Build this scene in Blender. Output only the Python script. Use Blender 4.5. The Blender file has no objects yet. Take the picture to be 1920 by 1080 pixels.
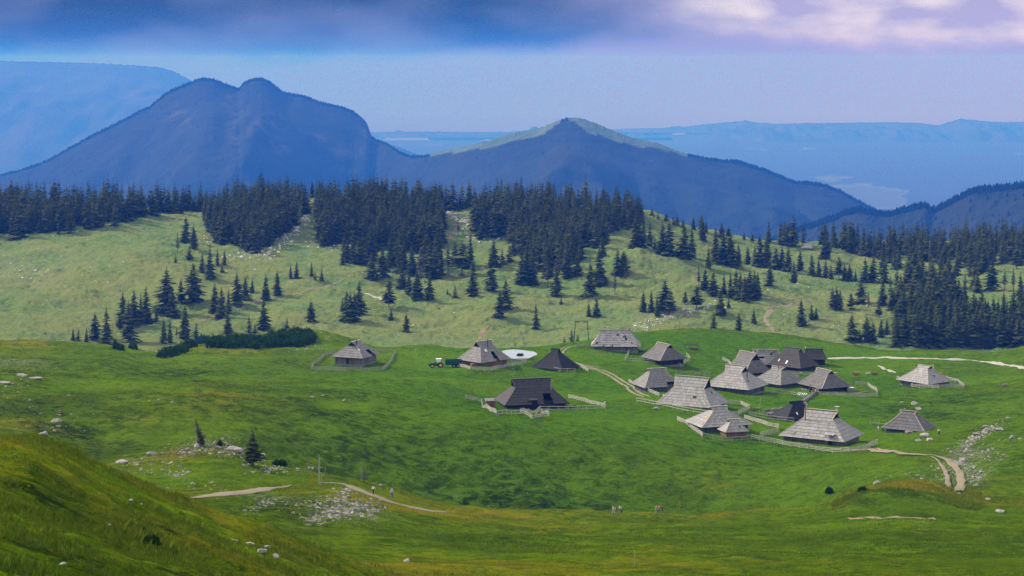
import bpy, bmesh, math, random
import numpy as np
from mathutils import Vector, Matrix, Euler
random.seed(7)
RNG = np.random.default_rng(11)
F = 3733.0; CX = 960.0; HZ = 120.0        # photograph in pixels: focal length, centre column, horizon row
scene = bpy.context.scene
COL = scene.collection

# ------------------------------------------------------------------ helpers
def tag(o, label=None, cat=None, group=None, kind=None):
    if label: o["label"] = label
    if cat: o["category"] = cat
    if group: o["group"] = group
    if kind: o["kind"] = kind
    return o

def empty(name, loc, rz=0.0):
    o = bpy.data.objects.new(name, None)
    COL.objects.link(o); o.location = loc; o.rotation_euler = (0, 0, rz)
    o.empty_display_size = 0.5
    return o

def mesh_np(name, V, Fq, mat=None, smooth=False, parent=None, attrs=None, mats=None, midx=None):
    """V (n,3), Fq (m,4) or (m,3) index array"""
    V = np.asarray(V, np.float32); Fq = np.asarray(Fq, np.int32)
    me = bpy.data.meshes.new(name)
    me.vertices.add(len(V)); me.vertices.foreach_set("co", V.ravel())
    k = Fq.shape[1]
    me.loops.add(Fq.size); me.loops.foreach_set("vertex_index", Fq.ravel())
    me.polygons.add(len(Fq)); me.polygons.foreach_set("loop_start", np.arange(len(Fq), dtype=np.int32) * k)
    me.polygons.foreach_set("use_smooth", np.full(len(Fq), smooth, dtype=bool))
    if midx is not None: me.polygons.foreach_set("material_index", np.asarray(midx, np.int32))
    me.update(calc_edges=True)
    if attrs:
        for an, (dom, arr) in attrs.items():
            a = me.attributes.new(an, 'FLOAT', dom); a.data.foreach_set("value", np.asarray(arr, np.float32).ravel())
    for m in (mats or [mat]):
        if m: me.materials.append(m)
    if name is None: return me
    o = bpy.data.objects.new(name, me); COL.objects.link(o)
    if parent is not None: o.parent = parent
    return o

class MB:
    """collects boxes, tubes, quads; builds one mesh object"""
    def __init__(s): s.v = []; s.f = []; s.t = []; s.m = []
    def face(s, pts, tint=0.5, m=0):
        b = len(s.v); s.v += [tuple(p) for p in pts]; s.f.append(tuple(range(b, b + len(pts)))); s.t.append(tint); s.m.append(m)
    def box(s, c, d, R=None, tint=0.5, m=0):
        hx, hy, hz = d[0] / 2, d[1] / 2, d[2] / 2
        P = [Vector((x * hx, y * hy, z * hz)) for z in (-1, 1) for y in (-1, 1) for x in (-1, 1)]
        if R is not None: P = [R @ p for p in P]
        b = len(s.v); s.v += [(p.x + c[0], p.y + c[1], p.z + c[2]) for p in P]
        for q in ((0, 2, 3, 1), (4, 5, 7, 6), (0, 1, 5, 4), (2, 6, 7, 3), (0, 4, 6, 2), (1, 3, 7, 5)):
            s.f.append(tuple(b + i for i in q)); s.t.append(tint); s.m.append(m)
    def bar(s, a, b_, w, h, tint=0.5, m=0):
        a = Vector(a); b_ = Vector(b_); d = b_ - a; L = d.length
        if L < 1e-6: return
        x = d / L; up = Vector((0, 0, 1)) if abs(x.z) < 0.95 else Vector((0, 1, 0))
        y = up.cross(x).normalized(); z = x.cross(y)
        R = Matrix((x, y, z)).transposed()
        s.box((a + b_) / 2, (L, w, h), R, tint, m)
    def tube(s, pts, rad, n=7, tint=0.5, m=0, cap=True):
        rings = []
        pts = [Vector(p) for p in pts]
        for i, p in enumerate(pts):
            d = (pts[min(i + 1, len(pts) - 1)] - pts[max(i - 1, 0)]).normalized()
            up = Vector((0, 0, 1)) if abs(d.z) < 0.9 else Vector((0, 1, 0))
            u = up.cross(d).normalized(); v = d.cross(u)
            r = rad[i] if isinstance(rad, (list, tuple)) else rad
            b = len(s.v)
            for k in range(n):
                a = 2 * math.pi * k / n
                q = p + u * (r * math.cos(a)) + v * (r * math.sin(a)); s.v.append((q.x, q.y, q.z))
            rings.append(b)
        for i in range(len(rings) - 1):
            for k in range(n):
                s.f.append((rings[i] + k, rings[i] + (k + 1) % n, rings[i + 1] + (k + 1) % n, rings[i + 1] + k)); s.t.append(tint); s.m.append(m)
        if cap:
            s.f.append(tuple(rings[0] + k for k in range(n - 1, -1, -1))); s.t.append(tint); s.m.append(m)
            s.f.append(tuple(rings[-1] + k for k in range(n))); s.t.append(tint); s.m.append(m)
    def cyl(s, c, axis, r, h, n=16, tint=0.5, m=0):
        a = Vector(axis).normalized(); c = Vector(c)
        s.tube([c - a * h / 2, c + a * h / 2], r, n, tint, m)
    def data(s, name, mat=None, mats=None, smooth=False):
        me = bpy.data.meshes.new(name); me.from_pydata(s.v, [], s.f)
        a = me.attributes.new("tint", 'FLOAT', 'FACE'); a.data.foreach_set("value", np.array(s.t, np.float32))
        for mm in (mats or [mat]): me.materials.append(mm)
        me.polygons.foreach_set("material_index", np.array(s.m, np.int32))
        if smooth: me.polygons.foreach_set("use_smooth", [True] * len(s.f))
        me.update(); return me
    def build(s, name, mat=None, parent=None, mats=None, smooth=False):
        o = bpy.data.objects.new(name, s.data(name, mat, mats, smooth)); COL.objects.link(o)
        if parent is not None: o.parent = parent
        return o

# ------------------------------------------------------------------ noise
class VN:
    def __init__(s, seed): s.g = np.random.default_rng(seed).random((256, 256)).astype(np.float32) * 2 - 1
    def __call__(s, x, y):
        x = np.asarray(x, np.float64); y = np.asarray(y, np.float64)
        xi = np.floor(x).astype(np.int64); yi = np.floor(y).astype(np.int64)
        fx = x - xi; fy = y - yi
        fx = fx * fx * fx * (fx * (fx * 6 - 15) + 10); fy = fy * fy * fy * (fy * (fy * 6 - 15) + 10)
        a = s.g[yi & 255, xi & 255]; b = s.g[yi & 255, (xi + 1) & 255]
        c = s.g[(yi + 1) & 255, xi & 255]; d = s.g[(yi + 1) & 255, (xi + 1) & 255]
        return (a * (1 - fx) + b * fx) * (1 - fy) + (c * (1 - fx) + d * fx) * fy
NZ = [VN(100 + i) for i in range(12)]
def fbm(x, y, lam, octv=4, k=0, rough=0.5):
    s = 0; a = 1.0
    for i in range(octv):
        s = s + a * NZ[(k + i) % 12](x / lam * 1.0 + 17.3 * i, y / lam + 9.1 * i); lam *= 0.49; a *= rough
    return s
def sstep(a, b, x):
    t = np.clip((x - a) / (b - a), 0, 1); return t * t * (3 - 2 * t)

def pchip(xk, yk, x):
    xk = np.asarray(xk, float); yk = np.asarray(yk, float); x = np.clip(x, xk[0], xk[-1])
    h = np.diff(xk); d = np.diff(yk) / h; m = np.zeros_like(yk)
    for i in range(1, len(xk) - 1):
        if d[i - 1] * d[i] > 0:
            w1 = 2 * h[i] + h[i - 1]; w2 = h[i] + 2 * h[i - 1]
            m[i] = (w1 + w2) / (w1 / d[i - 1] + w2 / d[i])
    m[0] = d[0]; m[-1] = d[-1]
    i = np.clip(np.searchsorted(xk, x, side='right') - 1, 0, len(xk) - 2)
    t = (x - xk[i]) / h[i]
    return ((2 * t**3 - 3 * t**2 + 1) * yk[i] + (t**3 - 2 * t**2 + t) * h[i] * m[i] + (-2 * t**3 + 3 * t**2) * yk[i + 1] + (t**3 - t**2) * h[i] * m[i + 1])

# ------------------------------------------------------------------ ground: break lines  (column px -> distance, row)
BL = [
 # very near, hidden below the frame
 dict(D=[(0, 3)], R=[(0, 2250)]),
 dict(D=[(0, 30)], R=[(0, 1480)]),
 # foot of the foreground hill
 dict(D=[(0, 70), (400, 95), (800, 110), (1920, 120)], R=[(-300, 1090), (0, 1095), (400, 1100), (700, 1180), (1920, 1240)]),
 # middle of the foreground hill
 dict(D=[(0, 98), (400, 118), (800, 130), (1920, 140)], R=[(-300, 950), (0, 955), (200, 985), (400, 1030), (560, 1075), (700, 1120), (900, 1160), (1920, 1180)]),
 # its crest
 dict(D=[(0, 125), (325, 140), (613, 155), (1920, 160)],
      R=[(-400, 835), (0, 833), (55, 831), (94, 843), (139, 859), (178, 878), (208, 890), (250, 909), (305, 930), (370, 949), (416, 966), (472, 979), (558, 1008), (640, 1040), (720, 1068), (800, 1096), (1000, 1110), (1920, 1115)]),
 # trough behind it
 dict(D=[(0, 180), (1920, 182)], R=[(-400, 960), (0, 960), (208, 960), (325, 1000), (472, 1030), (613, 1052), (720, 1066), (850, 1074), (1000, 1080), (1920, 1082)]),
 dict(D=[(0, 230), (1920, 240)], R=[(-400, 925), (0, 925), (200, 930), (330, 965), (420, 985), (500, 992), (600, 1002), (720, 1008), (800, 1012), (1200, 1022), (1500, 1030), (1700, 1020), (1920, 1025)]),
 dict(D=[(0, 285), (330, 272), (540, 298), (700, 306), (900, 300), (1200, 300), (1920, 310)],
      R=[(-400, 880), (0, 885), (200, 908), (260, 925), (330, 939), (430, 925), (540, 912), (620, 908), (660, 914), (700, 924), (740, 938), (800, 956), (900, 975), (1000, 984), (1200, 988), (1500, 984), (1600, 970), (1700, 958), (1800, 962), (1920, 965)]),
 dict(D=[(0, 350), (200, 330), (350, 348), (1920, 350)],
      R=[(-400, 850), (0, 852), (180, 876), (218, 869), (300, 852), (350, 840), (400, 838), (440, 845), (480, 862), (540, 872), (610, 888), (660, 899), (700, 905), (740, 914), (800, 934), (850, 945), (960, 956), (1160, 960), (1300, 960), (1400, 955), (1500, 950), (1560, 938), (1600, 918), (1680, 906), (1740, 910), (1800, 930), (1860, 938), (1920, 938)]),
 dict(D=[(0, 392), (400, 395), (600, 405), (1100, 408), (1400, 412), (1600, 395), (1920, 390)],
      R=[(-400, 822), (0, 825), (200, 868), (300, 858), (400, 850), (480, 878), (560, 905), (700, 962), (800, 975), (1000, 985), (1300, 985), (1480, 970), (1600, 935), (1680, 925), (1800, 912), (1860, 905), (1920, 905)]),
 dict(D=[(0, 415), (400, 420), (600, 430), (1100, 436), (1400, 442), (1700, 436), (1920, 432)],
      R=[(-400, 785), (0, 790), (200, 822), (300, 815), (400, 808), (500, 822), (600, 840), (800, 882), (1000, 888), (1200, 900), (1400, 900), (1600, 872), (1720, 856), (1800, 862), (1860, 850), (1920, 840)]),
 dict(D=[(0, 442), (300, 446), (600, 462), (1100, 466), (1300, 476), (1500, 482), (1920, 480)],
      R=[(-400, 740), (0, 745), (200, 752), (400, 755), (600, 768), (800, 792), (1000, 806), (1100, 816), (1300, 828), (1500, 836), (1600, 836), (1700, 826), (1800, 812), (1850, 800), (1920, 792)]),
 dict(D=[(0, 522), (400, 530), (700, 552), (1920, 560)],
      R=[(-400, 698), (0, 698), (200, 704), (400, 716), (600, 716), (800, 728), (950, 764), (1050, 768), (1200, 764), (1350, 770), (1450, 782), (1560, 782), (1700, 788), (1800, 786), (1920, 772)]),
 dict(D=[(0, 622), (300, 630), (600, 648), (1920, 645)],
      R=[(-400, 662), (0, 662), (200, 668), (300, 684), (400, 682), (600, 690), (800, 688), (900, 690), (1000, 700), (1100, 708), (1200, 712), (1350, 722), (1500, 728), (1600, 727), (1700, 728), (1800, 720), (1920, 712)]),
 dict(D=[(0, 672), (400, 680), (600, 690), (1920, 690)],
      R=[(-400, 647), (0, 649), (200, 656), (300, 664), (400, 661), (600, 664), (700, 669), (800, 666), (900, 670), (1000, 674), (1100, 670), (1200, 680), (1300, 692), (1450, 694), (1550, 694), (1700, 694), (1800, 695), (1920, 690)]),
 dict(D=[(0, 735), (1920, 740)],
      R=[(-400, 640), (0, 636), (100, 637), (200, 645), (270, 653), (310, 657), (350, 648), (420, 636), (480, 628), (540, 622), (580, 619), (625, 627), (690, 648), (720, 651), (800, 648), (860, 655), (960, 655), (1020, 653), (1060, 646), (1120, 642), (1200, 640), (1270, 640), (1350, 645), (1450, 652), (1560, 662), (1650, 668), (1720, 668), (1800, 672), (1850, 672), (1880, 668), (1920, 664)]),
 dict(D=[(0, 790), (1920, 800)],
      R=[(-400, 660), (0, 660), (300, 680), (580, 650), (720, 670), (860, 672), (960, 672), (1060, 655), (1120, 640), (1200, 624), (1270, 618), (1350, 620), (1450, 627), (1560, 641), (1650, 653), (1720, 659), (1800, 663), (1850, 664), (1880, 660), (1920, 655)]),
 dict(D=[(0, 930), (1920, 935)], R=[(-400, 690), (0, 690), (700, 695), (1200, 670), (1920, 690)]),
 # the far hillside
 dict(D=[(0, 1030), (1920, 1030)], R=[(-400, 640), (0, 640), (200, 650), (400, 645), (700, 648), (1000, 645), (1200, 625), (1400, 625), (1600, 642), (1920, 648)]),
 dict(D=[(0, 1140), (1920, 1140)], R=[(-400, 565), (0, 565), (400, 578), (600, 570), (800, 572), (1000, 575), (1200, 565), (1400, 562), (1600, 575), (1920, 575)]),
 dict(D=[(0, 1270), (1920, 1270)],
      R=[(-400, 492), (0, 490), (200, 474), (400, 482), (600, 490), (800, 500), (1000, 490), (1100, 468), (1180, 460), (1250, 472), (1330, 490), (1400, 500), (1500, 513), (1620, 528), (1750, 525), (1920, 515)]),
 dict(D=[(0, 1320), (1920, 1320)],
      R=[(-400, 468), (0, 462), (200, 446), (400, 455), (600, 462), (800, 470), (1000, 462), (1100, 455), (1180, 462), (1250, 480), (1330, 497), (1400, 507), (1500, 518), (1620, 526), (1750, 510), (1920, 500)]),
 dict(D=[(0, 1460), (1920, 1480)],
      R=[(-400, 410), (0, 402), (100, 398), (250, 391), (300, 396), (390, 396), (430, 388), (500, 380), (560, 373), (600, 369), (700, 376), (780, 388), (840, 398), (900, 388), (1000, 390), (1100, 398), (1170, 397), (1220, 403), (1260, 415), (1300, 428), (1350, 438), (1400, 447), (1450, 454), (1500, 457), (1600, 458), (1700, 462), (1800, 456), (1920, 452)]),
 dict(D=[(0, 1600), (1920, 1600)], R=[(-400, 440), (0, 420), (600, 395), (1000, 420), (1200, 440), (1500, 480), (1920, 470)]),
 dict(D=[(0, 2300), (1920, 2300)], R=[(0, 640), (1920, 640)]),
 dict(D=[(0, 4200)], R=[(0, HZ + F * 1150 / 4200)]),
 dict(D=[(0, 6000)], R=[(0, HZ + F * 1150 / 6000)]),
 dict(D=[(0, 30000)], R=[(0, HZ + F * 1150 / 30000)]),
]
def knots(L, px):
    if len(L) == 1: return np.full_like(px, L[0][1], dtype=float)
    return pchip([a for a, b in L], [b for a, b in L], px)

du = np.concatenate([np.linspace(-0.62, -0.30, 90, endpoint=False), np.linspace(-0.30, 0.30, 1180, endpoint=False), np.linspace(0.30, 0.62, 90)])
def dseg(a, b, n): return np.exp(np.linspace(math.log(a), math.log(b), n, endpoint=False))
dd = np.concatenate([dseg(3, 55, 60), dseg(55, 250, 330), dseg(250, 820, 560), dseg(820, 950, 20), dseg(950, 1520, 260), dseg(1520, 6000, 60), dseg(6000, 30000, 110), [30000.0]])
PXU = CX + F * du
KD = np.array([knots(b['D'], PXU) for b in BL]); KR = np.array([knots(b['R'], PXU) for b in BL])
ROW = np.zeros((len(dd), len(du)))
ldd = np.log(dd)
for j in range(len(du)):
    d = KD[:, j]; z = -(KR[:, j] - HZ) / F * d
    # interpolate the height along the distance, smooth between break lines
    ROW[:, j] = pchip(d, z, dd)
ZG = ROW
XG = dd[:, None] * du[None, :]; YG = np.repeat(dd[:, None], len(du), 1)
# relief: hummocks and cattle terraces
near = sstep(20, 60, YG) * (1 - sstep(4000, 6000, YG))
vill = np.exp(-(((XG / YG * F + CX) - 1350) / 480) ** 2) * sstep(430, 500, YG) * (1 - sstep(760, 820, YG))
def blob(px, D, rx, rd): return np.exp(-((CX + F * XG / YG - px) / rx) ** 2 - ((YG - D) / rd) ** 2)
amp = near * (1 - 0.6 * vill) * (1 - 0.85 * np.clip(blob(1690, 440, 130, 26) + blob(1785, 405, 60, 40) + blob(450, 284, 170, 14) + blob(720, 308, 130, 16), 0, 1))
n1 = fbm(XG, YG, 46, 3, 0); n2 = fbm(XG, YG * 1.0, 11, 3, 3); n3 = fbm(XG, YG, 3.1, 3, 6, 0.6)
far = sstep(850, 1000, YG)
nearw = np.clip(YG / 420, 0.22, 1)
ZG = ZG + amp * nearw * (n1 * (1.0 + 0.9 * far) + n2 * (0.42 + 0.35 * far) + n3 * (0.26 + 0.2 * far))
# stronger tussocks on the foreground slope and heathery banks
tuss = fbm(XG, YG * 1.25, 2.3, 3, 2, 0.6)
fg = 1 - sstep(150, 200, YG)
ZG = ZG + near * np.maximum(tuss, -0.3) * (0.16 * fg + 0.05)
# steep banks of the hollow
bank = np.exp(-((YG - 425) / 45) ** 2) * sstep(-0.2, 0.1, du)[None, :]
ZG = ZG + bank * (fbm(XG, YG, 9, 3, 5) * 0.5 + fbm(XG, YG, 3.4, 2, 8) * 0.16)
# level bed of the pond
PU, PD = (969 - CX) / F, 703.0
_j = int(np.searchsorted(du, PU)); _i = int(np.searchsorted(dd, PD)); PZ = float(ZG[_i, _j]) + 0.35
_e = ((XG - PU * PD) / 7.4) ** 2 + ((YG - PD) / 12.5) ** 2
_w = 1 - sstep(0.9, 2.2, _e); ZG = ZG * (1 - _w) + (PZ - 0.5 * (1 - sstep(0.6, 1.1, _e))) * _w
def locate(x, y):
    u = x / y
    j = np.clip(np.searchsorted(du, u) - 1, 0, len(du) - 2); i = np.clip(np.searchsorted(dd, y) - 1, 0, len(dd) - 2)
    a = (u - du[j]) / (du[j + 1] - du[j]); b = (y - dd[i]) / (dd[i + 1] - dd[i])
    return i, j, a, b
def gz(x, y):
    i, j, a, b = locate(x, y)
    return (ZG[i, j] * (1 - a) + ZG[i, j + 1] * a) * (1 - b) + (ZG[i + 1, j] * (1 - a) + ZG[i + 1, j + 1] * a) * b
VR = HZ - F * ZG / YG                                  # image row of every ground point
CREST = BL[4]['R']
def place(px, row, dmin=60.0, dmax=1560.0):
    if dmin < 200 and row < float(pchip([a for a, b in CREST], [b for a, b in CREST], np.array([float(px)]))[0]) + 3: dmin = 200.0
    u = (px - CX) / F
    j = int(np.clip(np.searchsorted(du, u) - 1, 0, len(du) - 2)); a = (u - du[j]) / (du[j + 1] - du[j])
    r = VR[:, j] * (1 - a) + VR[:, j + 1] * a
    i0 = int(np.searchsorted(dd, dmin)); i1 = int(np.searchsorted(dd, dmax))
    seg = r[i0:i1]
    k = np.nonzero(seg <= row)[0]
    if len(k) == 0: i = i0 + int(np.argmin(seg)); D = dd[i]
    elif k[0] == 0: D = dd[i0]
    else:
        i = i0 + k[0]; t = (r[i - 1] - row) / max(1e-6, r[i - 1] - r[i]); D = dd[i - 1] + (dd[i] - dd[i - 1]) * t
    x = u * D
    return Vector((x, D, float(gz(x, D))))

# masks for the ground colour
PXG = CX + F * XG / YG
def blob(px, D, rx, rd): return np.exp(-((PXG - px) / rx) ** 2 - ((YG - D) / rd) ** 2)
big = fbm(XG, YG, 60, 4, 1); mid = fbm(XG, YG, 14, 4, 4)
dry = 0.22 + 0.30 * big + 0.26 * mid
dry -= (1 - sstep(100, 135, YG)) * 0.08
dry += 0.45 * blob(-50, 122, 260, 9) + 0.35 * blob(330, 138, 200, 7) + 0.35 * blob(800, 168, 330, 16) + 0.3 * blob(600, 158, 160, 14)
dry += 0.6 * blob(1690, 350, 75, 9) + 0.35 * blob(1700, 315, 300, 12) + 0.45 * np.exp(-((YG - 346) / 12) ** 2) * sstep(600, 900, PXG)
dry += 0.25 * blob(350, 700, 300, 40) + 0.25 * blob(300, 350, 150, 20) + 0.2 * blob(1200, 200, 500, 20)
dry += far * (0.22 + 0.35 * blob(600, 1080, 260, 45) + 0.3 * blob(300, 1200, 220, 70) + 0.2 * blob(1250, 1160, 120, 60))  # first patch paints sunlight on the hillside meadow as yellower grass
lush = 0.10 + 0.9 * np.clip(vill * 1.25, 0, 1) + 0.55 * blob(760, 560, 260, 130) + 0.4 * blob(1150, 420, 500, 60)
lush = np.clip(lush + 0.25 * fbm(XG, YG, 35, 3, 8), 0, 1) * (1 - far * 0.85)
heath_shade = 0.95 * blob(760, 405, 230, 26) + 0.75 * blob(1050, 400, 260, 26) + 0.5 * blob(1350, 390, 200, 22) + 0.8 * blob(1600, 385, 120, 16) + 0.8 * blob(330, 585, 160, 38) + 0.6 * blob(150, 420, 120, 26)  # heather tone plus the shade of banks and hollows, put into the colour
heath_shade += 0.7 * blob(420, 372, 140, 14) + 0.8 * blob(560, 268, 120, 14) + 0.7 * blob(620, 470, 220, 40) + 0.5 * blob(30, 520, 120, 70) + 0.8 * blob(1750, 590, 130, 26) + 0.5 * blob(1850, 470, 80, 30) + 0.5 * blob(1500, 800, 300, 20) + 0.7 * blob(960, 690, 60, 16)
heath_shade += 0.8 * blob(110, 108, 120, 7) + 0.7 * blob(350, 118, 170, 6) + 0.6 * blob(60, 84, 200, 7) + 0.5 * blob(1500, 215, 260, 10) + 0.6 * blob(1700, 300, 120, 9) + 0.4 * blob(1300, 190, 80, 5)
heath_shade = np.clip(heath_shade * (0.95 + 0.9 * mid), 0, 1)
rockm = 0 * YG
ROCKY = [(30, 560, 70, 22), (40, 1230, 90, 60), (250, 345, 60, 9), (425, 352, 60, 8), (650, 268, 70, 10), (520, 280, 50, 6), (1820, 405, 45, 14), (1815, 440, 50, 12),
         (1260, 1090, 90, 14), (845, 1440, 35, 45), (600, 1440, 18, 60), (545, 1370, 30, 60), (620, 1330, 35, 18), (500, 1300, 30, 10), (1420, 1275, 40, 20), (1475, 1210, 35, 14), (1560, 1100, 60, 12)]
for px, D, rx, rd in ROCKY: rockm += blob(px, D, rx, rd)
rockm = np.clip(rockm * 1.1 + 0.5 * mid * rockm, 0, 1)
plain = np.clip(sstep(9000, 11000, YG), 0, 1)
fieldm = plain * (blob(1605, 17000, 70, 900) * 1.8 + 1.2 * blob(1650, 16400, 40, 400) + sstep(0.45, 0.65, fbm(XG, YG, 1800, 4, 2)) * 0.4)
fieldm += (YG > 5000) * 0.9 * (blob(60, 24000, 18, 1200) + blob(100, 26000, 22, 900) + blob(5, 23000, 18, 900))
fieldm = sstep(0.35, 0.55, fieldm + 0.15 * fbm(XG, YG, 900, 3, 6) * (fieldm > 0.05))
woodm = sstep(1560, 1800, YG) * (1 - fieldm)

def grid_faces(nr, nc, off=0):
    i, j = np.meshgrid(np.arange(nr - 1), np.arange(nc - 1), indexing='ij')
    a = (i * nc + j).ravel() + off
    return np.stack([a, a + 1, a + nc + 1, a + nc], 1)
# ------------------------------------------------------------------ materials
def newmat(name, rough=0.9, spec=0.2):
    m = bpy.data.materials.new(name); m.use_nodes = True; nt = m.node_tree
    b = nt.nodes["Principled BSDF"]; b.inputs["Roughness"].default_value = rough; b.inputs["Specular IOR Level"].default_value = spec
    return m, nt, b
def N(nt, t, **kw):
    n = nt.nodes.new(t)
    for k, v in kw.items():
        if k.startswith("i_"): n.inputs[k[2:].replace("_", " ")].default_value = v
        else: setattr(n, k, v)
    return n
def L(nt, a, b): nt.links.new(a, b)
def noise(nt, vec, scale, detail=4, rough=0.55, dist=0.0):
    n = N(nt, "ShaderNodeTexNoise"); n.inputs["Scale"].default_value = scale; n.inputs["Detail"].default_value = detail
    n.inputs["Roughness"].default_value = rough; n.inputs["Distortion"].default_value = dist
    if vec is not None: L(nt, vec, n.inputs["Vector"])
    return n.outputs["Fac"]
def mapping(nt, vec, scale=(1, 1, 1), rot=(0, 0, 0)):
    n = N(nt, "ShaderNodeMapping"); n.inputs["Scale"].default_value = scale; n.inputs["Rotation"].default_value = rot
    L(nt, vec, n.inputs["Vector"]); return n.outputs["Vector"]
def mr(nt, v, a, b, c=0.0, d=1.0, smooth=False):
    n = N(nt, "ShaderNodeMapRange"); n.clamp = True
    if smooth: n.interpolation_type = 'SMOOTHSTEP'
    L(nt, v, n.inputs["Value"])
    for k, x in zip(("From Min", "From Max", "To Min", "To Max"), (a, b, c, d)): n.inputs[k].default_value = x
    return n.outputs["Result"]
def math_(nt, op, a, b=None, clamp=False):
    n = N(nt, "ShaderNodeMath", operation=op); n.use_clamp = clamp
    for i, x in enumerate((a, b)):
        if x is None: continue
        if isinstance(x, (int, float)): n.inputs[i].default_value = x
        else: L(nt, x, n.inputs[i])
    return n.outputs[0]
def mixc(nt, f, a, b, mode='MIX'):
    n = N(nt, "ShaderNodeMix", data_type='RGBA', blend_type=mode)
    if isinstance(f, (int, float)): n.inputs["Factor"].default_value = f
    else: L(nt, f, n.inputs["Factor"])
    for k, x in ((6, a), (7, b)):
        if isinstance(x, tuple): n.inputs[k].default_value = (*x[:3], 1)
        else: L(nt, x, n.inputs[k])
    return n.outputs[2]
def attr(nt, name): return N(nt, "ShaderNodeAttribute", attribute_name=name).outputs["Fac"]
def objco(nt): return N(nt, "ShaderNodeTexCoord").outputs["Object"]
def bump(nt, b, h, strength=0.4, dist=0.1):
    n = N(nt, "ShaderNodeBump"); n.inputs["Strength"].default_value = strength; n.inputs["Distance"].default_value = dist
    L(nt, h, n.inputs["Height"]); L(nt, n.outputs[0], b.inputs["Normal"])

M = {}
def mat_ground():
    m, nt, b = newmat("meadow", 1.0, 0.0)
    P = objco(nt)
    n_a = noise(nt, mapping(nt, P, (1, 0.8, 1)), 0.045, 6, 0.6)
    n_b = noise(nt, mapping(nt, P, (0.8, 1, 1)), 0.36, 6, 0.7, 0.6)
    n_c = noise(nt, mapping(nt, P, (0.7, 0.9, 1)), 1.7, 5, 0.7)
    n_d = noise(nt, mapping(nt, P, (1, 0.8, 1)), 7.0, 3, 0.7)
    green = mixc(nt, attr(nt, "lush"), (0.125, 0.205, 0.002), (0.070, 0.200, 0.002))
    green = mixc(nt, mr(nt, n_b, 0.42, 0.54), mixc(nt, 0.70, green, (0.018, 0.050, 0.003)), green)
    green = mixc(nt, mr(nt, n_c, 0.46, 0.60, 0.0, 0.8), green, mixc(nt, 0.5, green, (0.23, 0.31, 0.006)))
    green = mixc(nt, mr(nt, noise(nt, mapping(nt, P, (0.7, 1, 1)), 0.028, 3, 0.5), 0.46, 0.62, 0.0, 0.45, True), green, mixc(nt, 0.5, green, (0.20, 0.36, 0.004)))
    d = math_(nt, 'ADD', attr(nt, "dry"), math_(nt, 'MULTIPLY', math_(nt, 'SUBTRACT', n_b, 0.5), 1.5))
    d = math_(nt, 'ADD', d, math_(nt, 'MULTIPLY', math_(nt, 'SUBTRACT', n_c, 0.5), 0.9))
    d = math_(nt, 'SUBTRACT', d, math_(nt, 'MULTIPLY', attr(nt, "lush"), 0.5))
    col = mixc(nt, mr(nt, d, 0.30, 0.85, 0, 0.9), green, (0.30, 0.245, 0.010))
    # dark patches: bilberry and heather mats, plus painted shade of banks and hollows
    hm = mr(nt, n_a, 0.50, 0.62); hm = math_(nt, 'MULTIPLY', hm, mr(nt, n_b, 0.46, 0.60)); hm = math_(nt, 'MULTIPLY', hm, mr(nt, attr(nt, "lush"), 0.2, 0.8, 1.0, 0.15)); hm = math_(nt, 'MAXIMUM', hm, math_(nt, 'MULTIPLY', attr(nt, "heath_shade"), mr(nt, n_b, 0.60, 0.44, 0.25, 1.0)))
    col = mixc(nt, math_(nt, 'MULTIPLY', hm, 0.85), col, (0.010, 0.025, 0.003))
    # tussock speckle
    col = mixc(nt, mr(nt, n_d, 0.42, 0.60, 0.0, 0.85), col, mixc(nt, 0.5, col, (0.01, 0.02, 0.005)))
    # pale karst showing through
    rk = math_(nt, 'MULTIPLY', attr(nt, "rock"), mr(nt, n_c, 0.48, 0.58))
    col = mixc(nt, math_(nt, 'MULTIPLY', rk, 0.55), col, (0.36, 0.33, 0.29))
    fleck = mr(nt, noise(nt, mapping(nt, P, (0.6, 1, 1)), 2.3, 2, 0.5), 0.735, 0.76)
    col = mixc(nt, math_(nt, 'MULTIPLY', fleck, 0.7), col, (0.34, 0.32, 0.29))
    # the far hillside: paler close-cropped grass
    col = mixc(nt, math_(nt, 'MULTIPLY', attr(nt, "far"), 0.62), col, mixc(nt, mr(nt, math_(nt, 'ADD', math_(nt, 'MULTIPLY', n_a, 0.6), math_(nt, 'MULTIPLY', n_b, 0.4)), 0.38, 0.60), (0.12, 0.22, 0.085), (0.27, 0.31, 0.12)))
    col = mixc(nt, attr(nt, "wood"), col, (0.05, 0.05, 0.03))
    col = mixc(nt, attr(nt, "field"), col, (0.075, 0.085, 0.06))
    L(nt, col, b.inputs["Base Color"])
    h = math_(nt, 'ADD', math_(nt, 'MULTIPLY', n_c, 1.0), math_(nt, 'MULTIPLY', n_d, 0.35))
    h = math_(nt, 'ADD', h, math_(nt, 'MULTIPLY', n_b, 1.6)); bump(nt, b, h, 1.0, 1.1)
    return m
M['ground'] = mat_ground()

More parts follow.
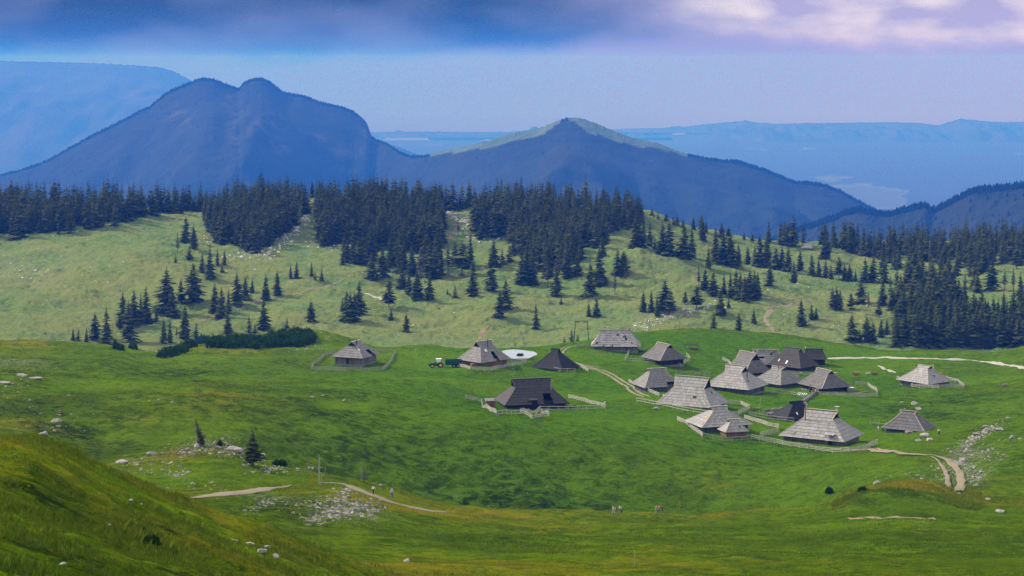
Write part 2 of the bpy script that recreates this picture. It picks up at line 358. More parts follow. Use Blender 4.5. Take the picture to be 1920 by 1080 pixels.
def mat_simple(name, col, rough=0.85, var=0.35, scale=2.0, bumpd=0.0, spec=0.2, attrtint=False, metallic=0.0):
    m, nt, b = newmat(name, rough, spec)
    P = objco(nt); n = noise(nt, P, scale, 5, 0.6)
    lo = tuple(c * (1 - var) for c in col); hi = tuple(min(1, c * (1 + var)) for c in col)
    c = mixc(nt, mr(nt, n, 0.3, 0.7), lo, hi)
    if attrtint:
        c = mixc(nt, 1.0, c, mixc(nt, attr(nt, "tint"), (0.55, 0.55, 0.55), (1.4, 1.4, 1.4)), 'MULTIPLY')
    L(nt, c, b.inputs["Base Color"]); b.inputs["Metallic"].default_value = metallic
    if bumpd: bump(nt, b, n, 0.6, bumpd)
    return m
def mat_shingle(name, col, warm, stain=0.5):
    m, nt, b = newmat(name, 0.8, 0.25)
    P = objco(nt)
    streak = noise(nt, mapping(nt, P, (5, 5, 0.8)), 1.2, 5, 0.6)
    blot = noise(nt, P, 0.55, 5, 0.65)
    t = attr(nt, "tint")
    c = mixc(nt, t, tuple(x * 0.62 for x in col), tuple(min(1, x * 1.38) for x in col))
    c = mixc(nt, mr(nt, blot, 0.42, 0.7, 0, stain), c, warm)
    c = mixc(nt, mr(nt, streak, 0.3, 0.65, 0.6, 0.0), c, tuple(x * 0.4 for x in col))
    L(nt, c, b.inputs["Base Color"]); bump(nt, b, streak, 0.5, 0.05)
    return m
M['roof_light'] = mat_shingle("weathered_pale_shingle", (0.345, 0.33, 0.32), (0.25, 0.22, 0.185))
M['roof_mid'] = mat_shingle("weathered_grey_shingle", (0.235, 0.222, 0.212), (0.175, 0.15, 0.125))
M['roof_grey'] = mat_shingle("grey_shingle", (0.15, 0.142, 0.14), (0.12, 0.10, 0.085))
M['roof_dark'] = mat_shingle("dark_brown_shingle", (0.062, 0.055, 0.052), (0.075, 0.06, 0.045))
M['roof_black'] = mat_shingle("tarred_shingle", (0.016, 0.016, 0.018), (0.03, 0.026, 0.024), 0.3)
def mat_plank(name, col):
    m, nt, b = newmat(name, 0.85, 0.2)
    P = objco(nt)
    w = N(nt, "ShaderNodeTexBrick"); w.offset = 0.0; w.inputs["Scale"].default_value = 1.0
    mp = mapping(nt, P, (1, 1, 1), (math.radians(90), 0, 0))
    sep = N(nt, "ShaderNodeSeparateXYZ"); L(nt, P, sep.inputs[0])
    s = math_(nt, 'ADD', sep.outputs[0], sep.outputs[1])
    cell = math_(nt, 'FRACT', math_(nt, 'MULTIPLY', s, 3.3))
    idn = N(nt, "ShaderNodeTexWhiteNoise", noise_dimensions='1D'); L(nt, math_(nt, 'FLOOR', math_(nt, 'MULTIPLY', s, 3.3)), idn.inputs["W"])
    c = mixc(nt, idn.outputs["Value"], tuple(x * 0.6 for x in col), tuple(x * 1.35 for x in col))
    c = mixc(nt, mr(nt, cell, 0.0, 0.1, 0.8, 0.0), c, (0.01, 0.01, 0.01))
    c = mixc(nt, mr(nt, noise(nt, mapping(nt, P, (3, 3, 0.6)), 1.5, 4), 0.35, 0.7, 0.5, 0.0), c, tuple(x * 0.45 for x in col))
    nt.nodes.remove(w)
    L(nt, c, b.inputs["Base Color"]); return m
M['wall_grey'] = mat_plank("grey_boards", (0.17, 0.155, 0.14))
M['wall_green'] = mat_plank("mossy_boards", (0.095, 0.115, 0.095))
M['wall_dark'] = mat_plank("dark_boards", (0.03, 0.027, 0.025))
M['wall_brown'] = mat_plank("brown_boards", (0.22, 0.12, 0.06))
M['fence'] = mat_simple("silvery_fence_wood", (0.36, 0.335, 0.29), 0.85, 0.3, 3.0, 0, 0.2)
M['fence_old'] = mat_simple("old_fence_wood", (0.23, 0.215, 0.185), 0.9, 0.3, 3.0)
M['board_new'] = mat_simple("ridge_board_wood", (0.44, 0.38, 0.30), 0.8, 0.3, 1.5)
M['rock'] = mat_simple("limestone", (0.225, 0.205, 0.18), 0.9, 0.35, 1.3, 0.15, 0.2, True)
M['rubble'] = mat_simple("fresh_limestone_rubble", (0.52, 0.48, 0.45), 0.9, 0.25, 1.3, 0.15, 0.2, True)
M['stone_wall'] = mat_simple("field_stone", (0.20, 0.19, 0.17), 0.9, 0.4, 2.0, 0.1, 0.2, True)
M['bark'] = mat_simple("spruce_bark", (0.085, 0.065, 0.05), 0.95, 0.3, 3)
M['deadwood'] = mat_simple("bleached_wood", (0.36, 0.33, 0.30), 0.85, 0.25, 3)
M['glass'] = mat_simple("roof_glazing", (0.75, 0.76, 0.78), 0.25, 0.05, 1, 0, 0.6)
M['dark_glass'] = mat_simple("window_glass", (0.012, 0.014, 0.018), 0.1, 0.1, 1, 0, 0.6)
M['metal'] = mat_simple("galvanised_metal", (0.42, 0.42, 0.42), 0.5, 0.15, 4, 0, 0.5, False, 0.4)
M['rust'] = mat_simple("rusty_metal", (0.20, 0.075, 0.035), 0.8, 0.35, 3)
M['black_metal'] = mat_simple("black_metal", (0.02, 0.02, 0.02), 0.6, 0.2, 3)
M['green_metal'] = mat_simple("green_painted_steel", (0.022, 0.075, 0.055), 0.5, 0.25, 2, 0, 0.4)
M['orange_pole'] = mat_simple("orange_painted_pole", (0.42, 0.10, 0.03), 0.7, 0.3, 3)
M['tractor_green'] = mat_simple("tractor_green_paint", (0.012, 0.11, 0.035), 0.4, 0.15, 2, 0, 0.5)
M['trailer_green'] = mat_simple("trailer_green_paint", (0.010, 0.065, 0.040), 0.5, 0.25, 1.5, 0, 0.4)
M['yellow'] = mat_simple("yellow_paint", (0.62, 0.38, 0.02), 0.5, 0.1, 2, 0, 0.4)
M['tyre'] = mat_simple("tyre_rubber", (0.015, 0.015, 0.016), 0.9, 0.2, 4)
M['white'] = mat_simple("white_paint", (0.78, 0.78, 0.78), 0.6, 0.06, 2, 0, 0.4)
M['logs'] = mat_simple("stacked_logs", (0.30, 0.16, 0.08), 0.9, 0.5, 5)
M['soil'] = mat_simple("bare_soil", (0.20, 0.12, 0.075), 0.95, 0.3, 1.5)

def mat_path(name, a, b2, grassy=0.35):
    m, nt, b = newmat(name, 0.95, 0.1)
    P = objco(nt); n = noise(nt, P, 0.9, 6, 0.7); n2 = noise(nt, P, 3.5, 4, 0.7)
    c = mixc(nt, mr(nt, n2, 0.3, 0.7), a, b2)
    c = mixc(nt, mr(nt, n, 0.52, 0.68, 0, grassy), c, (0.10, 0.12, 0.03))
    L(nt, c, b.inputs["Base Color"]); bump(nt, b, n2, 0.6, 0.15); return m
M['path'] = mat_path("gravel_track", (0.15, 0.12, 0.08), (0.28, 0.235, 0.165), 0.75)
M['road'] = mat_path("white_gravel_road", (0.31, 0.285, 0.24), (0.43, 0.40, 0.34), 0.15)
M['earth_path'] = mat_path("trodden_earth", (0.17, 0.12, 0.07), (0.28, 0.21, 0.14), 0.5)

def mat_foliage(name, a, b2, c3):
    m, nt, b = newmat(name, 1.0, 0.0)
    t = attr(nt, "tint"); oi = N(nt, "ShaderNodeObjectInfo").outputs["Random"]
    n = noise(nt, objco(nt), 0.35, 3)
    c = mixc(nt, t, a, b2)
    c = mixc(nt, math_(nt, 'MULTIPLY', oi, 0.45), c, c3)
    L(nt, c, b.inputs["Base Color"])
    return m
M['needles'] = mat_foliage("spruce_needles", (0.014, 0.026, 0.008), (0.090, 0.120, 0.034), (0.080, 0.080, 0.020))
M['needles_pale'] = mat_foliage("thin_spruce_needles", (0.05, 0.05, 0.04), (0.10, 0.09, 0.075), (0.12, 0.10, 0.08))
M['shrub'] = mat_foliage("dwarf_pine", (0.006, 0.022, 0.006), (0.055, 0.13, 0.012), (0.045, 0.09, 0.012))
M['tuft'] = mat_foliage("grass_tufts", (0.055, 0.140, 0.005), (0.28, 0.25, 0.015), (0.10, 0.13, 0.02))
M['farwood'] = mat_foliage("far_forest", (0.006, 0.012, 0.006), (0.016, 0.026, 0.013), (0.012, 0.018, 0.01))
def mat_mountain():
    m, nt, b = newmat("wooded_mountain", 0.95, 0.05)
    P = objco(nt); n = noise(nt, P, 0.012, 5, 0.7); n2 = noise(nt, P, 0.0022, 5, 0.6)
    c = mixc(nt, mr(nt, n, 0.35, 0.65), (0.008, 0.015, 0.009), (0.016, 0.024, 0.014))
    c = mixc(nt, mr(nt, n2, 0.45, 0.65, 0, 0.5), c, (0.028, 0.032, 0.022))
    c = mixc(nt, math_(nt, 'MULTIPLY', attr(nt, "rock"), mr(nt, n, 0.45, 0.6)), c, (0.085, 0.08, 0.075))
    c = mixc(nt, attr(nt, "alp"), c, mixc(nt, mr(nt, n, 0.4, 0.6), (0.06, 0.105, 0.045), (0.09, 0.13, 0.06)))
    L(nt, c, b.inputs["Base Color"]); bump(nt, b, n, 1.0, 30.0); return m
M['mountain'] = mat_mountain()
M['far_hills'] = mat_simple("far_wooded_hills", (0.045, 0.038, 0.034), 1.0, 0.35, 0.0012, 0, 0.0)

# ------------------------------------------------------------------ ground object
V = np.stack([XG.ravel(), YG.ravel(), ZG.ravel()], 1)
ground = mesh_np("ground", V, grid_faces(len(dd), len(du)), M['ground'], True,
                 attrs={"dry": ('POINT', dry), "lush": ('POINT', lush), "rock": ('POINT', rockm), "field": ('POINT', fieldm), "wood": ('POINT', woodm), "far": ('POINT', far), "heath_shade": ('POINT', heath_shade)})
tag(ground, kind="structure")

# ------------------------------------------------------------------ mountains
def mountain(name, sil, Dk, foot, nr=90, step=2.5, rugged=1.0, p=0.9, alp=None, rocks=(), tree=0, seed=0, zf=-1155, x0=None, x1=None, treeh=22, mat='mountain'):
    """sil: silhouette knots (px,row); Dk: (px, distance of the crest); foot: how far in front the foot lies"""
    pxs = np.arange(sil[0][0], sil[-1][0] + 0.1, step)
    row = np.interp(pxs, [a for a, b in sil], [b for a, b in sil])
    k = np.ones(3) / 3; row = np.convolve(np.pad(row, 1, mode='edge'), k, mode='valid')
    D = knots(Dk, pxs); D = D + 0 * pxs
    t = np.concatenate([np.linspace(0, 1, nr), 1 + np.linspace(0.03, 0.5, 12)])
    DD = D[None, :] - foot * (1 - t[:, None])
    U = (pxs[None, :] - CX) / F
    zc = -(row - HZ) / F * D
    tt = np.clip(t, 0, 1)[:, None]
    Z = zf + (zc[None, :] - zf) * tt ** p
    X = U * DD
    rid = fbm(X, DD * 0.35, foot * 0.22, 4, seed % 7, 0.55)
    Z += rugged * foot * 0.07 * rid * (tt * (1 - tt) * 4) ** 0.8 * (1 - tt * 0.4) * sstep(0.0, 0.3, 1 - tt)
    back = np.clip(t - 1, 0, 1)[:, None]
    Z -= back * 2 * (zc[None, :] - zf) * 0.9
    jag = NZ[3](pxs * 0.9, pxs * 0) * 0.6 + NZ[5](pxs * 0.33, pxs * 0)
    Z += (np.abs(t - 1)[:, None] < 0.001) * jag[None, :] * D[None, :] / F * 0.8
    PX = np.repeat(pxs[None, :], len(t), 0); R = HZ - F * Z / DD
    al = np.zeros_like(PX); rk = np.zeros_like(PX)
    if alp is not None: al = alp(PX, R, tt)
    for (a, b, ra, rb, s) in rocks: rk += s * np.exp(-((PX - a) / ra) ** 2 - ((R - b) / rb) ** 2)
    V = np.stack([X.ravel(), DD.ravel(), Z.ravel()], 1)
    o = mesh_np(name, V, grid_faces(len(t), len(pxs)), M[mat], True, attrs={"rock": ('POINT', np.clip(rk, 0, 1)), "alp": ('POINT', np.clip(al, 0, 1))})
    tag(o, kind="structure")
    if tree:
        rng = np.random.default_rng(seed + 5)
        n = tree
        ti = 1 - rng.random(n) ** 1.6 * 0.7; ti[: int(n * .9)] = 0.988 + 0.012 * rng.random(int(n * .9))
        pj = rng.uniform(pxs[0], pxs[-1], n)
        fi = ti * (nr - 1); i = np.clip(fi.astype(int), 0, nr - 2); fj = (pj - pxs[0]) / step; j = np.clip(fj.astype(int), 0, len(pxs) - 2)
        a = fj - j; b = fi - i
        def s2(A): return (A[i, j] * (1 - a) + A[i, j + 1] * a) * (1 - b) + (A[i + 1, j] * (1 - a) + A[i + 1, j + 1] * a) * b
        keep = (s2(al) < 0.5) & (s2(rk) < 0.6)
        x, y, z = s2(X)[keep], s2(DD)[keep], s2(Z)[keep]; n = len(x)
        h = rng.uniform(0.5, 1.1, n) * treeh; r = h * rng.uniform(0.2, 0.34, n)
        ang = np.arange(5) * 2 * np.pi / 5
        ring = np.stack([x[:, None] + r[:, None] * np.cos(ang), y[:, None] + r[:, None] * np.sin(ang), np.repeat((z - h * 0.25)[:, None], 5, 1)], 2)
        apex = np.stack([x, y, z + h * 0.75], 1)[:, None, :]
        VV = np.concatenate([ring, apex], 1).reshape(-1, 3)
        base = np.arange(n)[:, None] * 6
        FF = np.concatenate([np.stack([base[:, 0] + k, base[:, 0] + (k + 1) % 5, base[:, 0] + 5], 1) for k in range(5)])
        f = mesh_np("forest", VV, FF, M['farwood'], False, attrs={"tint": ('FACE', np.tile(rng.random(n), 5))})
        tag(f, kind="stuff", cat="forest"); return o, f
    return o

S_MASS = [(-420, 352), (-200, 345), (-60, 335), (0, 328), (40, 318), (65, 310), (90, 300), (125, 280), (175, 252), (210, 235), (240, 220), (262, 208), (280, 200), (310, 175), (330, 165), (350, 157), (368, 149), (385, 146), (400, 148), (420, 157), (448, 165), (456, 156), (465, 151), (476, 147), (490, 146), (505, 152), (530, 172), (540, 175), (565, 178), (605, 192), (645, 201), (660, 208), (675, 218), (686, 228), (692, 240), (695, 255), (705, 261), (725, 268), (740, 279), (760, 290), (775, 293), (785, 292), (800, 290), (820, 285), (860, 277), (900, 267), (930, 260), (960, 250), (1000, 243), (1020, 237), (1045, 226), (1060, 221), (1085, 221), (1100, 225), (1115, 230), (1150, 245), (1190, 260), (1230, 267), (1280, 286), (1325, 295), (1360, 300), (1385, 302), (1395, 305), (1440, 320), (1490, 340), (1530, 343), (1545, 346), (1575, 357), (1610, 377), (1655, 400), (1720, 440), (1800, 480)]
def alp_fn(PX, R, tt):
    # grassy summit ridge of the second mountain
    lim = np.interp(PX, [780, 830, 900, 960, 1020, 1055, 1075, 1100, 1140, 1190, 1240, 1290, 1330, 1360], [0.9, 6, 12, 14, 14, 3, 6, 22, 20, 14, 10, 4, 0.5, 0])
    top = np.interp(PX, [a for a, b in S_MASS], [b for a, b in S_MASS])
    return (R - top < lim) * (PX > 790) * (PX < 1360) * 1.0
mt, fo = mountain("mountain", S_MASS, [(-400, 8600), (0, 9000), (650, 9000), (900, 7600), (1800, 7000)], 2600, nr=110, step=1.5, rugged=1.15, alp=alp_fn,
         rocks=[(340, 220, 22, 18, .7), (430, 190, 18, 14, .6), (500, 235, 40, 25, .7), (688, 240, 9, 22, 1), (600, 255, 14, 14, .7), (665, 285, 40, 9, .7), (525, 275, 25, 14, .6), (440, 250, 12, 40, .5)], tree=9000, seed=2, treeh=12)
tag(fo, "dense dark forest covering the two blue mountains behind the hillside")
S_R = [(1330, 520), (1400, 475), (1440, 452), (1490, 432), (1525, 420), (1560, 408), (1585, 397), (1610, 392), (1640, 397), (1660, 400), (1680, 396), (1700, 390), (1735, 382), (1748, 392), (1760, 388), (1785, 375), (1820, 357), (1835, 353), (1860, 352), (1920, 345), (2000, 335), (2200, 320)]
mt2, fo2 = mountain("mountain", S_R, [(1300, 5200), (1920, 4700)], 1500, nr=60, step=2, rugged=1.4, tree=4000, seed=5, treeh=15)
tag(fo2, "dark wooded ridge rising at the right edge above the far spruces")
mountain("mountain", [(-420, 150), (-300, 128), (-100, 118), (0, 114), (130, 117), (200, 119), (300, 126), (330, 135), (360, 152), (430, 185), (520, 225), (620, 262), (700, 278), (780, 300), (830, 340)], [(0, 26500), (1000, 26500)], 5500, step=4, rugged=0.7, seed=3, mat='far_hills')
mountain("mountain", [(620, 300), (690, 262), (720, 268), (760, 280), (800, 298)], [(0, 20000), (1000, 20000)], 2600, step=3, seed=4)
mountain("mountain", [(1150, 330), (1240, 285), (1290, 268), (1310, 263), (1345, 248), (1380, 240), (1440, 232), (1500, 231), (1600, 230), (1660, 229), (1720, 230), (1760, 235), (1800, 222), (1840, 227), (1880, 229), (1920, 228), (2050, 222), (2300, 235)], [(1000, 31800), (2000, 31800)], 2500, step=4, rugged=0.9, seed=6, mat='far_hills')
mountain("mountain", [(1080, 300), (1180, 250), (1260, 240), (1330, 232), (1390, 227), (1440, 231), (1500, 236), (1600, 245)], [(1000, 35000), (2000, 35000)], 1800, step=4, seed=1, mat='far_hills')
mountain("mountain", [(480, 262), (640, 256), (760, 247), (900, 252), (1000, 243), (1100, 247), (1200, 258), (1260, 262)], [(500, 33000), (2000, 33000)], 1800, step=5, seed=8, mat='far_hills')

# ------------------------------------------------------------------ haze
hb = MB(); hb.box((0, 24500, -520), (66000, 51000, 1420))
m = bpy.data.materials.new("valley_haze"); m.use_nodes = True; nt = m.node_tree; nt.nodes.clear()
out = N(nt, "ShaderNodeOutputMaterial"); pv = N(nt, "ShaderNodeVolumePrincipled")
pv.inputs["Color"].default_value = (0.024, 0.15, 0.70, 1); pv.inputs["Absorption Color"].default_value = (0.94, 0.70, 0.09, 1)
pv.inputs["Density"].default_value = 1.15e-4
pv.inputs["Anisotropy"].default_value = 0.0
L(nt, pv.outputs[0], out.inputs["Volume"]); m.cycles.homogeneous_volume = True
haze = hb.build("haze", m); tag(haze, kind="stuff", cat="haze", label="blue valley haze thickening towards the far mountains")

# ------------------------------------------------------------------ sky, sun, camera
SUN = Vector((-0.76, 0.50, 0.61)).normalized()
world = bpy.data.worlds.new("World"); scene.world = world; world.use_nodes = True; nt = world.node_tree
bg = nt.nodes["Background"]
sky = N(nt, "ShaderNodeTexSky", sky_type='NISHITA'); sky.sun_disc = False
sky.sun_elevation = math.asin(SUN.z); sky.sun_rotation = math.atan2(SUN.x, SUN.y); sky.altitude = 1600
tc = N(nt, "ShaderNodeTexCoord").outputs["Generated"]
sep = N(nt, "ShaderNodeSeparateXYZ"); L(nt, tc, sep.inputs[0])
ys = math_(nt, 'MAXIMUM', math_(nt, 'ABSOLUTE', sep.outputs[1]), 0.02)
u = math_(nt, 'DIVIDE', sep.outputs[0], ys); v = math_(nt, 'DIVIDE', sep.outputs[2], ys)
cmb = N(nt, "ShaderNodeCombineXYZ"); L(nt, math_(nt, 'MULTIPLY', u, 1.0), cmb.inputs[0]); L(nt, math_(nt, 'MULTIPLY', v, 2.6), cmb.inputs[1])
uv = cmb.outputs[0]
nA = noise(nt, uv, 13, 4, 0.42, 0.1); nB = noise(nt, uv, 20, 4, 0.45, 0.1); nC = noise(nt, uv, 6, 4, 0.5)
# cloud base: a ragged edge just above the horizon
edge = math_(nt, 'ADD', v, math_(nt, 'MULTIPLY', math_(nt, 'SUBTRACT', noise(nt, uv, 8, 5, 0.6, 0.5), 0.5), 0.026))
edge = math_(nt, 'SUBTRACT', edge, mr(nt, u, -0.02, 0.10, 0.0, 0.006, True))
bank = mr(nt, edge, -0.001, 0.0105, 0, 1, True)
left = mr(nt, math_(nt, 'ADD', u, math_(nt, 'MULTIPLY', math_(nt, 'SUBTRACT', nC, 0.5), 0.16)), 0.00, 0.12, 1, 0, True)
S = 0.70
horizon = mixc(nt, mr(nt, u, -0.25, 0.2), (0.12 * S, 0.13 * S, 0.36 * S), (0.30 * S, 0.24 * S, 0.52 * S))
dark = mixc(nt, mr(nt, nA, 0.42, 0.70), (0.020 * S, 0.034 * S, 0.04 * S), (0.12 * S, 0.14 * S, 0.22 * S))
lit = mixc(nt, mr(nt, nB, 0.42, 0.66), (0.36 * S, 0.33 * S, 0.55 * S), (0.70 * S, 0.66 * S, 0.74 * S))
lit = mixc(nt, mr(nt, u, 0.03, 0.13), mixc(nt, 0.6, lit, (0.22, 0.23, 0.42)), lit)
cloud = mixc(nt, left, lit, dark)
low = mixc(nt, bank, horizon, cloud)
nz = N(nt, "ShaderNodeVectorMath", operation='SCALE'); L(nt, sky.outputs[0], nz.inputs[0]); nz.inputs["Scale"].default_value = 0.11
over = noise(nt, tc, 2.2, 5, 0.6)
high = mixc(nt, mr(nt, over, 0.40, 0.60), nz.outputs[0], (0.86, 0.84, 0.80))
final = mixc(nt, mr(nt, v, 0.05, 0.35, 0, 1, True), low, high)
L(nt, final, bg.inputs["Color"]); bg.inputs["Strength"].default_value = 1.0

sl = bpy.data.lights.new("sun", 'SUN'); sl.energy = 3.4; sl.angle = math.radians(5); sl.color = (1.0, 0.93, 0.82)
so = bpy.data.objects.new("sun", sl); COL.objects.link(so); so.rotation_euler = SUN.to_track_quat('Z', 'Y').to_euler()

cam = bpy.data.cameras.new("camera"); cam.sensor_width = 36; cam.sensor_fit = 'HORIZONTAL'; cam.lens = 36 * F / 1920
cam.shift_y = -(540 - HZ) / 1920; cam.clip_start = 0.5; cam.clip_end = 90000
co = bpy.data.objects.new("camera", cam); COL.objects.link(co); co.location = (0, 0, 0); co.rotation_euler = (math.radians(90), 0, 0)
scene.camera = co
scene.render.film_transparent = False
scene.view_settings.view_transform = 'Standard'; scene.view_settings.look = 'None'; scene.view_settings.gamma = 1.0; scene.view_settings.use_curve_mapping = False
scene.view_settings.exposure = 0.0
scene.cycles.volume_bounces = 1
scene.cycles.max_bounces = 5; scene.cycles.use_denoising = True; scene.cycles.denoising_prefilter = 'NONE'; scene.cycles.denoising_input_passes = 'RGB_ALBEDO_NORMAL'
# ------------------------------------------------------------------ spruces
def spruce_arrays(seed, whorls=24, per=9, wide=0.17, bare=0.06, ragged=0.25, droop=0.35, core=True):
    """crown of drooping sprays round a trunk, unit height"""
    rng = np.random.default_rng(seed); V = []; Fq = []; T = []
    def quad(p):
        b = len(V); V.extend(p); Fq.append((b, b + 1, b + 2, b + 3)); T.append(tt)
    lean = rng.normal(0, 0.01, 2)
    for w in range(whorls):
        f = w / (whorls - 1); z = bare + (0.985 - bare) * f ** 0.92
        r = wide * ((1 - f) ** 0.80) * (0.80 + 0.2 * min(1, f * 6)) + 0.008
        k = max(4, int(round(per * (1 - 0.45 * f))))
        a0 = rng.random() * 6.28
        for i in range(k):
            if rng.random() < 0.06: continue
            a = a0 + i * 2 * math.pi / k + rng.normal(0, 0.16)
            rr = r * (1 + rng.normal(0, ragged)); rr = max(rr, 0.3 * r)
            c, s = math.cos(a), math.sin(a); zz = z + rng.normal(0, 0.012)
            wd = rr * rng.uniform(0.28, 0.46); dz = -rr * droop * rng.uniform(0.6, 1.5) * (1 - 0.8 * f)
            tt = float(np.clip(rng.normal(0.45, 0.24), 0, 1))
            o = (lean[0] * z, lean[1] * z)
            P0 = (o[0], o[1], zz + 0.012); Pm = (o[0] + c * rr * 0.6, o[1] + s * rr * 0.6, zz + dz * 0.45); Pt = (o[0] + c * rr, o[1] + s * rr, zz + dz)
            sx, sy = -s * wd, c * wd
            Ls = (Pm[0] + sx, Pm[1] + sy, Pm[2] + dz * 0.25 - 0.006); Rs = (Pm[0] - sx, Pm[1] - sy, Pm[2] + dz * 0.25 - 0.006)
            quad([P0, Ls, Pt, Pm]); tt = min(1, tt * 0.8); quad([P0, Pm, Pt, Rs])
            # hanging curtain under the spray
            if f < 0.85:
                tt = tt * 0.6
                quad([(P0[0], P0[1], P0[2] - 0.01), Pm, (Pm[0], Pm[1], Pm[2] - 0.035 * (1 - f) - 0.008), (P0[0] + c * rr * 0.15, P0[1] + s * rr * 0.15, zz - 0.02)])
    # leading shoot
    tt = 0.6
    for a in (0, 1.57): quad([(0.004 * math.cos(a), 0.004 * math.sin(a), 0.95), (-0.004 * math.cos(a), -0.004 * math.sin(a), 0.95), (0, 0, 1.0), (0, 0, 1.0)])
    V = np.array(V, np.float32); V[:, 2] = np.minimum(V[:, 2], 1.0)
    return V, np.array(Fq, np.int32), np.array(T, np.float32)
KINDS = {}
def crown_mesh(key, mat, **kw):
    V, Fq, T = spruce_arrays(**kw)
    me = bpy.data.meshes.new("crown"); me.vertices.add(len(V)); me.vertices.foreach_set("co", V.ravel())
    me.loops.add(Fq.size); me.loops.foreach_set("vertex_index", Fq.ravel()); me.polygons.add(len(Fq)); me.polygons.foreach_set("loop_start", np.arange(len(Fq), dtype=np.int32) * 4)
    me.update(calc_edges=True); a = me.attributes.new("tint", 'FLOAT', 'FACE'); a.data.foreach_set("value", T); me.materials.append(mat); me.validate()
    t = MB(); t.tube([(0, 0, -0.06), (0, 0, 0.1), (0, 0, 0.5), (0, 0, 0.97)], [0.017, 0.013, 0.009, 0.002], 6)
    KINDS[key] = (me, t.data("trunk", M['bark']), (V, Fq, T))
for i in range(4): crown_mesh("full%d" % i, M['needles'], seed=20 + i, wide=[0.215, 0.24, 0.195, 0.23][i], bare=0.03 + 0.03 * i, ragged=0.22 + 0.08 * i)
for i in range(3): crown_mesh("slim%d" % i, M['needles'], seed=30 + i, wide=0.165, bare=0.04, per=8)
for i in range(2): crown_mesh("young%d" % i, M['needles'], seed=40 + i, wide=0.23, bare=0.03, whorls=15, per=8)
for i in range(2): crown_mesh("wide%d" % i, M['needles'], seed=45 + i, wide=0.27, bare=0.22, whorls=18, per=9, ragged=0.32, droop=0.2)
for i in range(2): crown_mesh("thin%d" % i, M['needles_pale'], seed=50 + i, wide=0.11, bare=0.30, whorls=16, per=6, ragged=0.4)
def spruce_arr_low(seed): return spruce_arrays(seed, whorls=17, per=7, wide=[0.19, 0.225, 0.165][seed % 3], ragged=0.28)
ORD = ["leftmost", "second", "third", "fourth", "fifth", "sixth", "seventh", "eighth", "ninth", "tenth", "eleventh", "twelfth", "thirteenth", "fourteenth", "fifteenth", "sixteenth"]
treecount = 0
def tree_at(px, row, hpx, kind, label, group=None, dmin=960, cat="tree"):
    global treecount; treecount += 1
    p = place(px, row, dmin=dmin)
    rng = random.Random(int(px * 31 + row)); h = hpx * p.y / F * rng.uniform(1.0, 1.14)
    key = kind if kind in KINDS else kind + str(rng.randrange({'full': 4, 'slim': 3, 'young': 2, 'wide': 2, 'thin': 2}[kind]))
    root = empty("spruce_tree", (p.x, p.y, p.z - 0.1), rng.random() * 6.28)
    tag(root, label, cat, group)
    w = h * rng.uniform(1.0, 1.35)
    for nm, me in (("crown", KINDS[key][0]), ("trunk", KINDS[key][1])):
        o = bpy.data.objects.new(nm, me); COL.objects.link(o); o.parent = root; o.scale = (w, w, h)
    return root
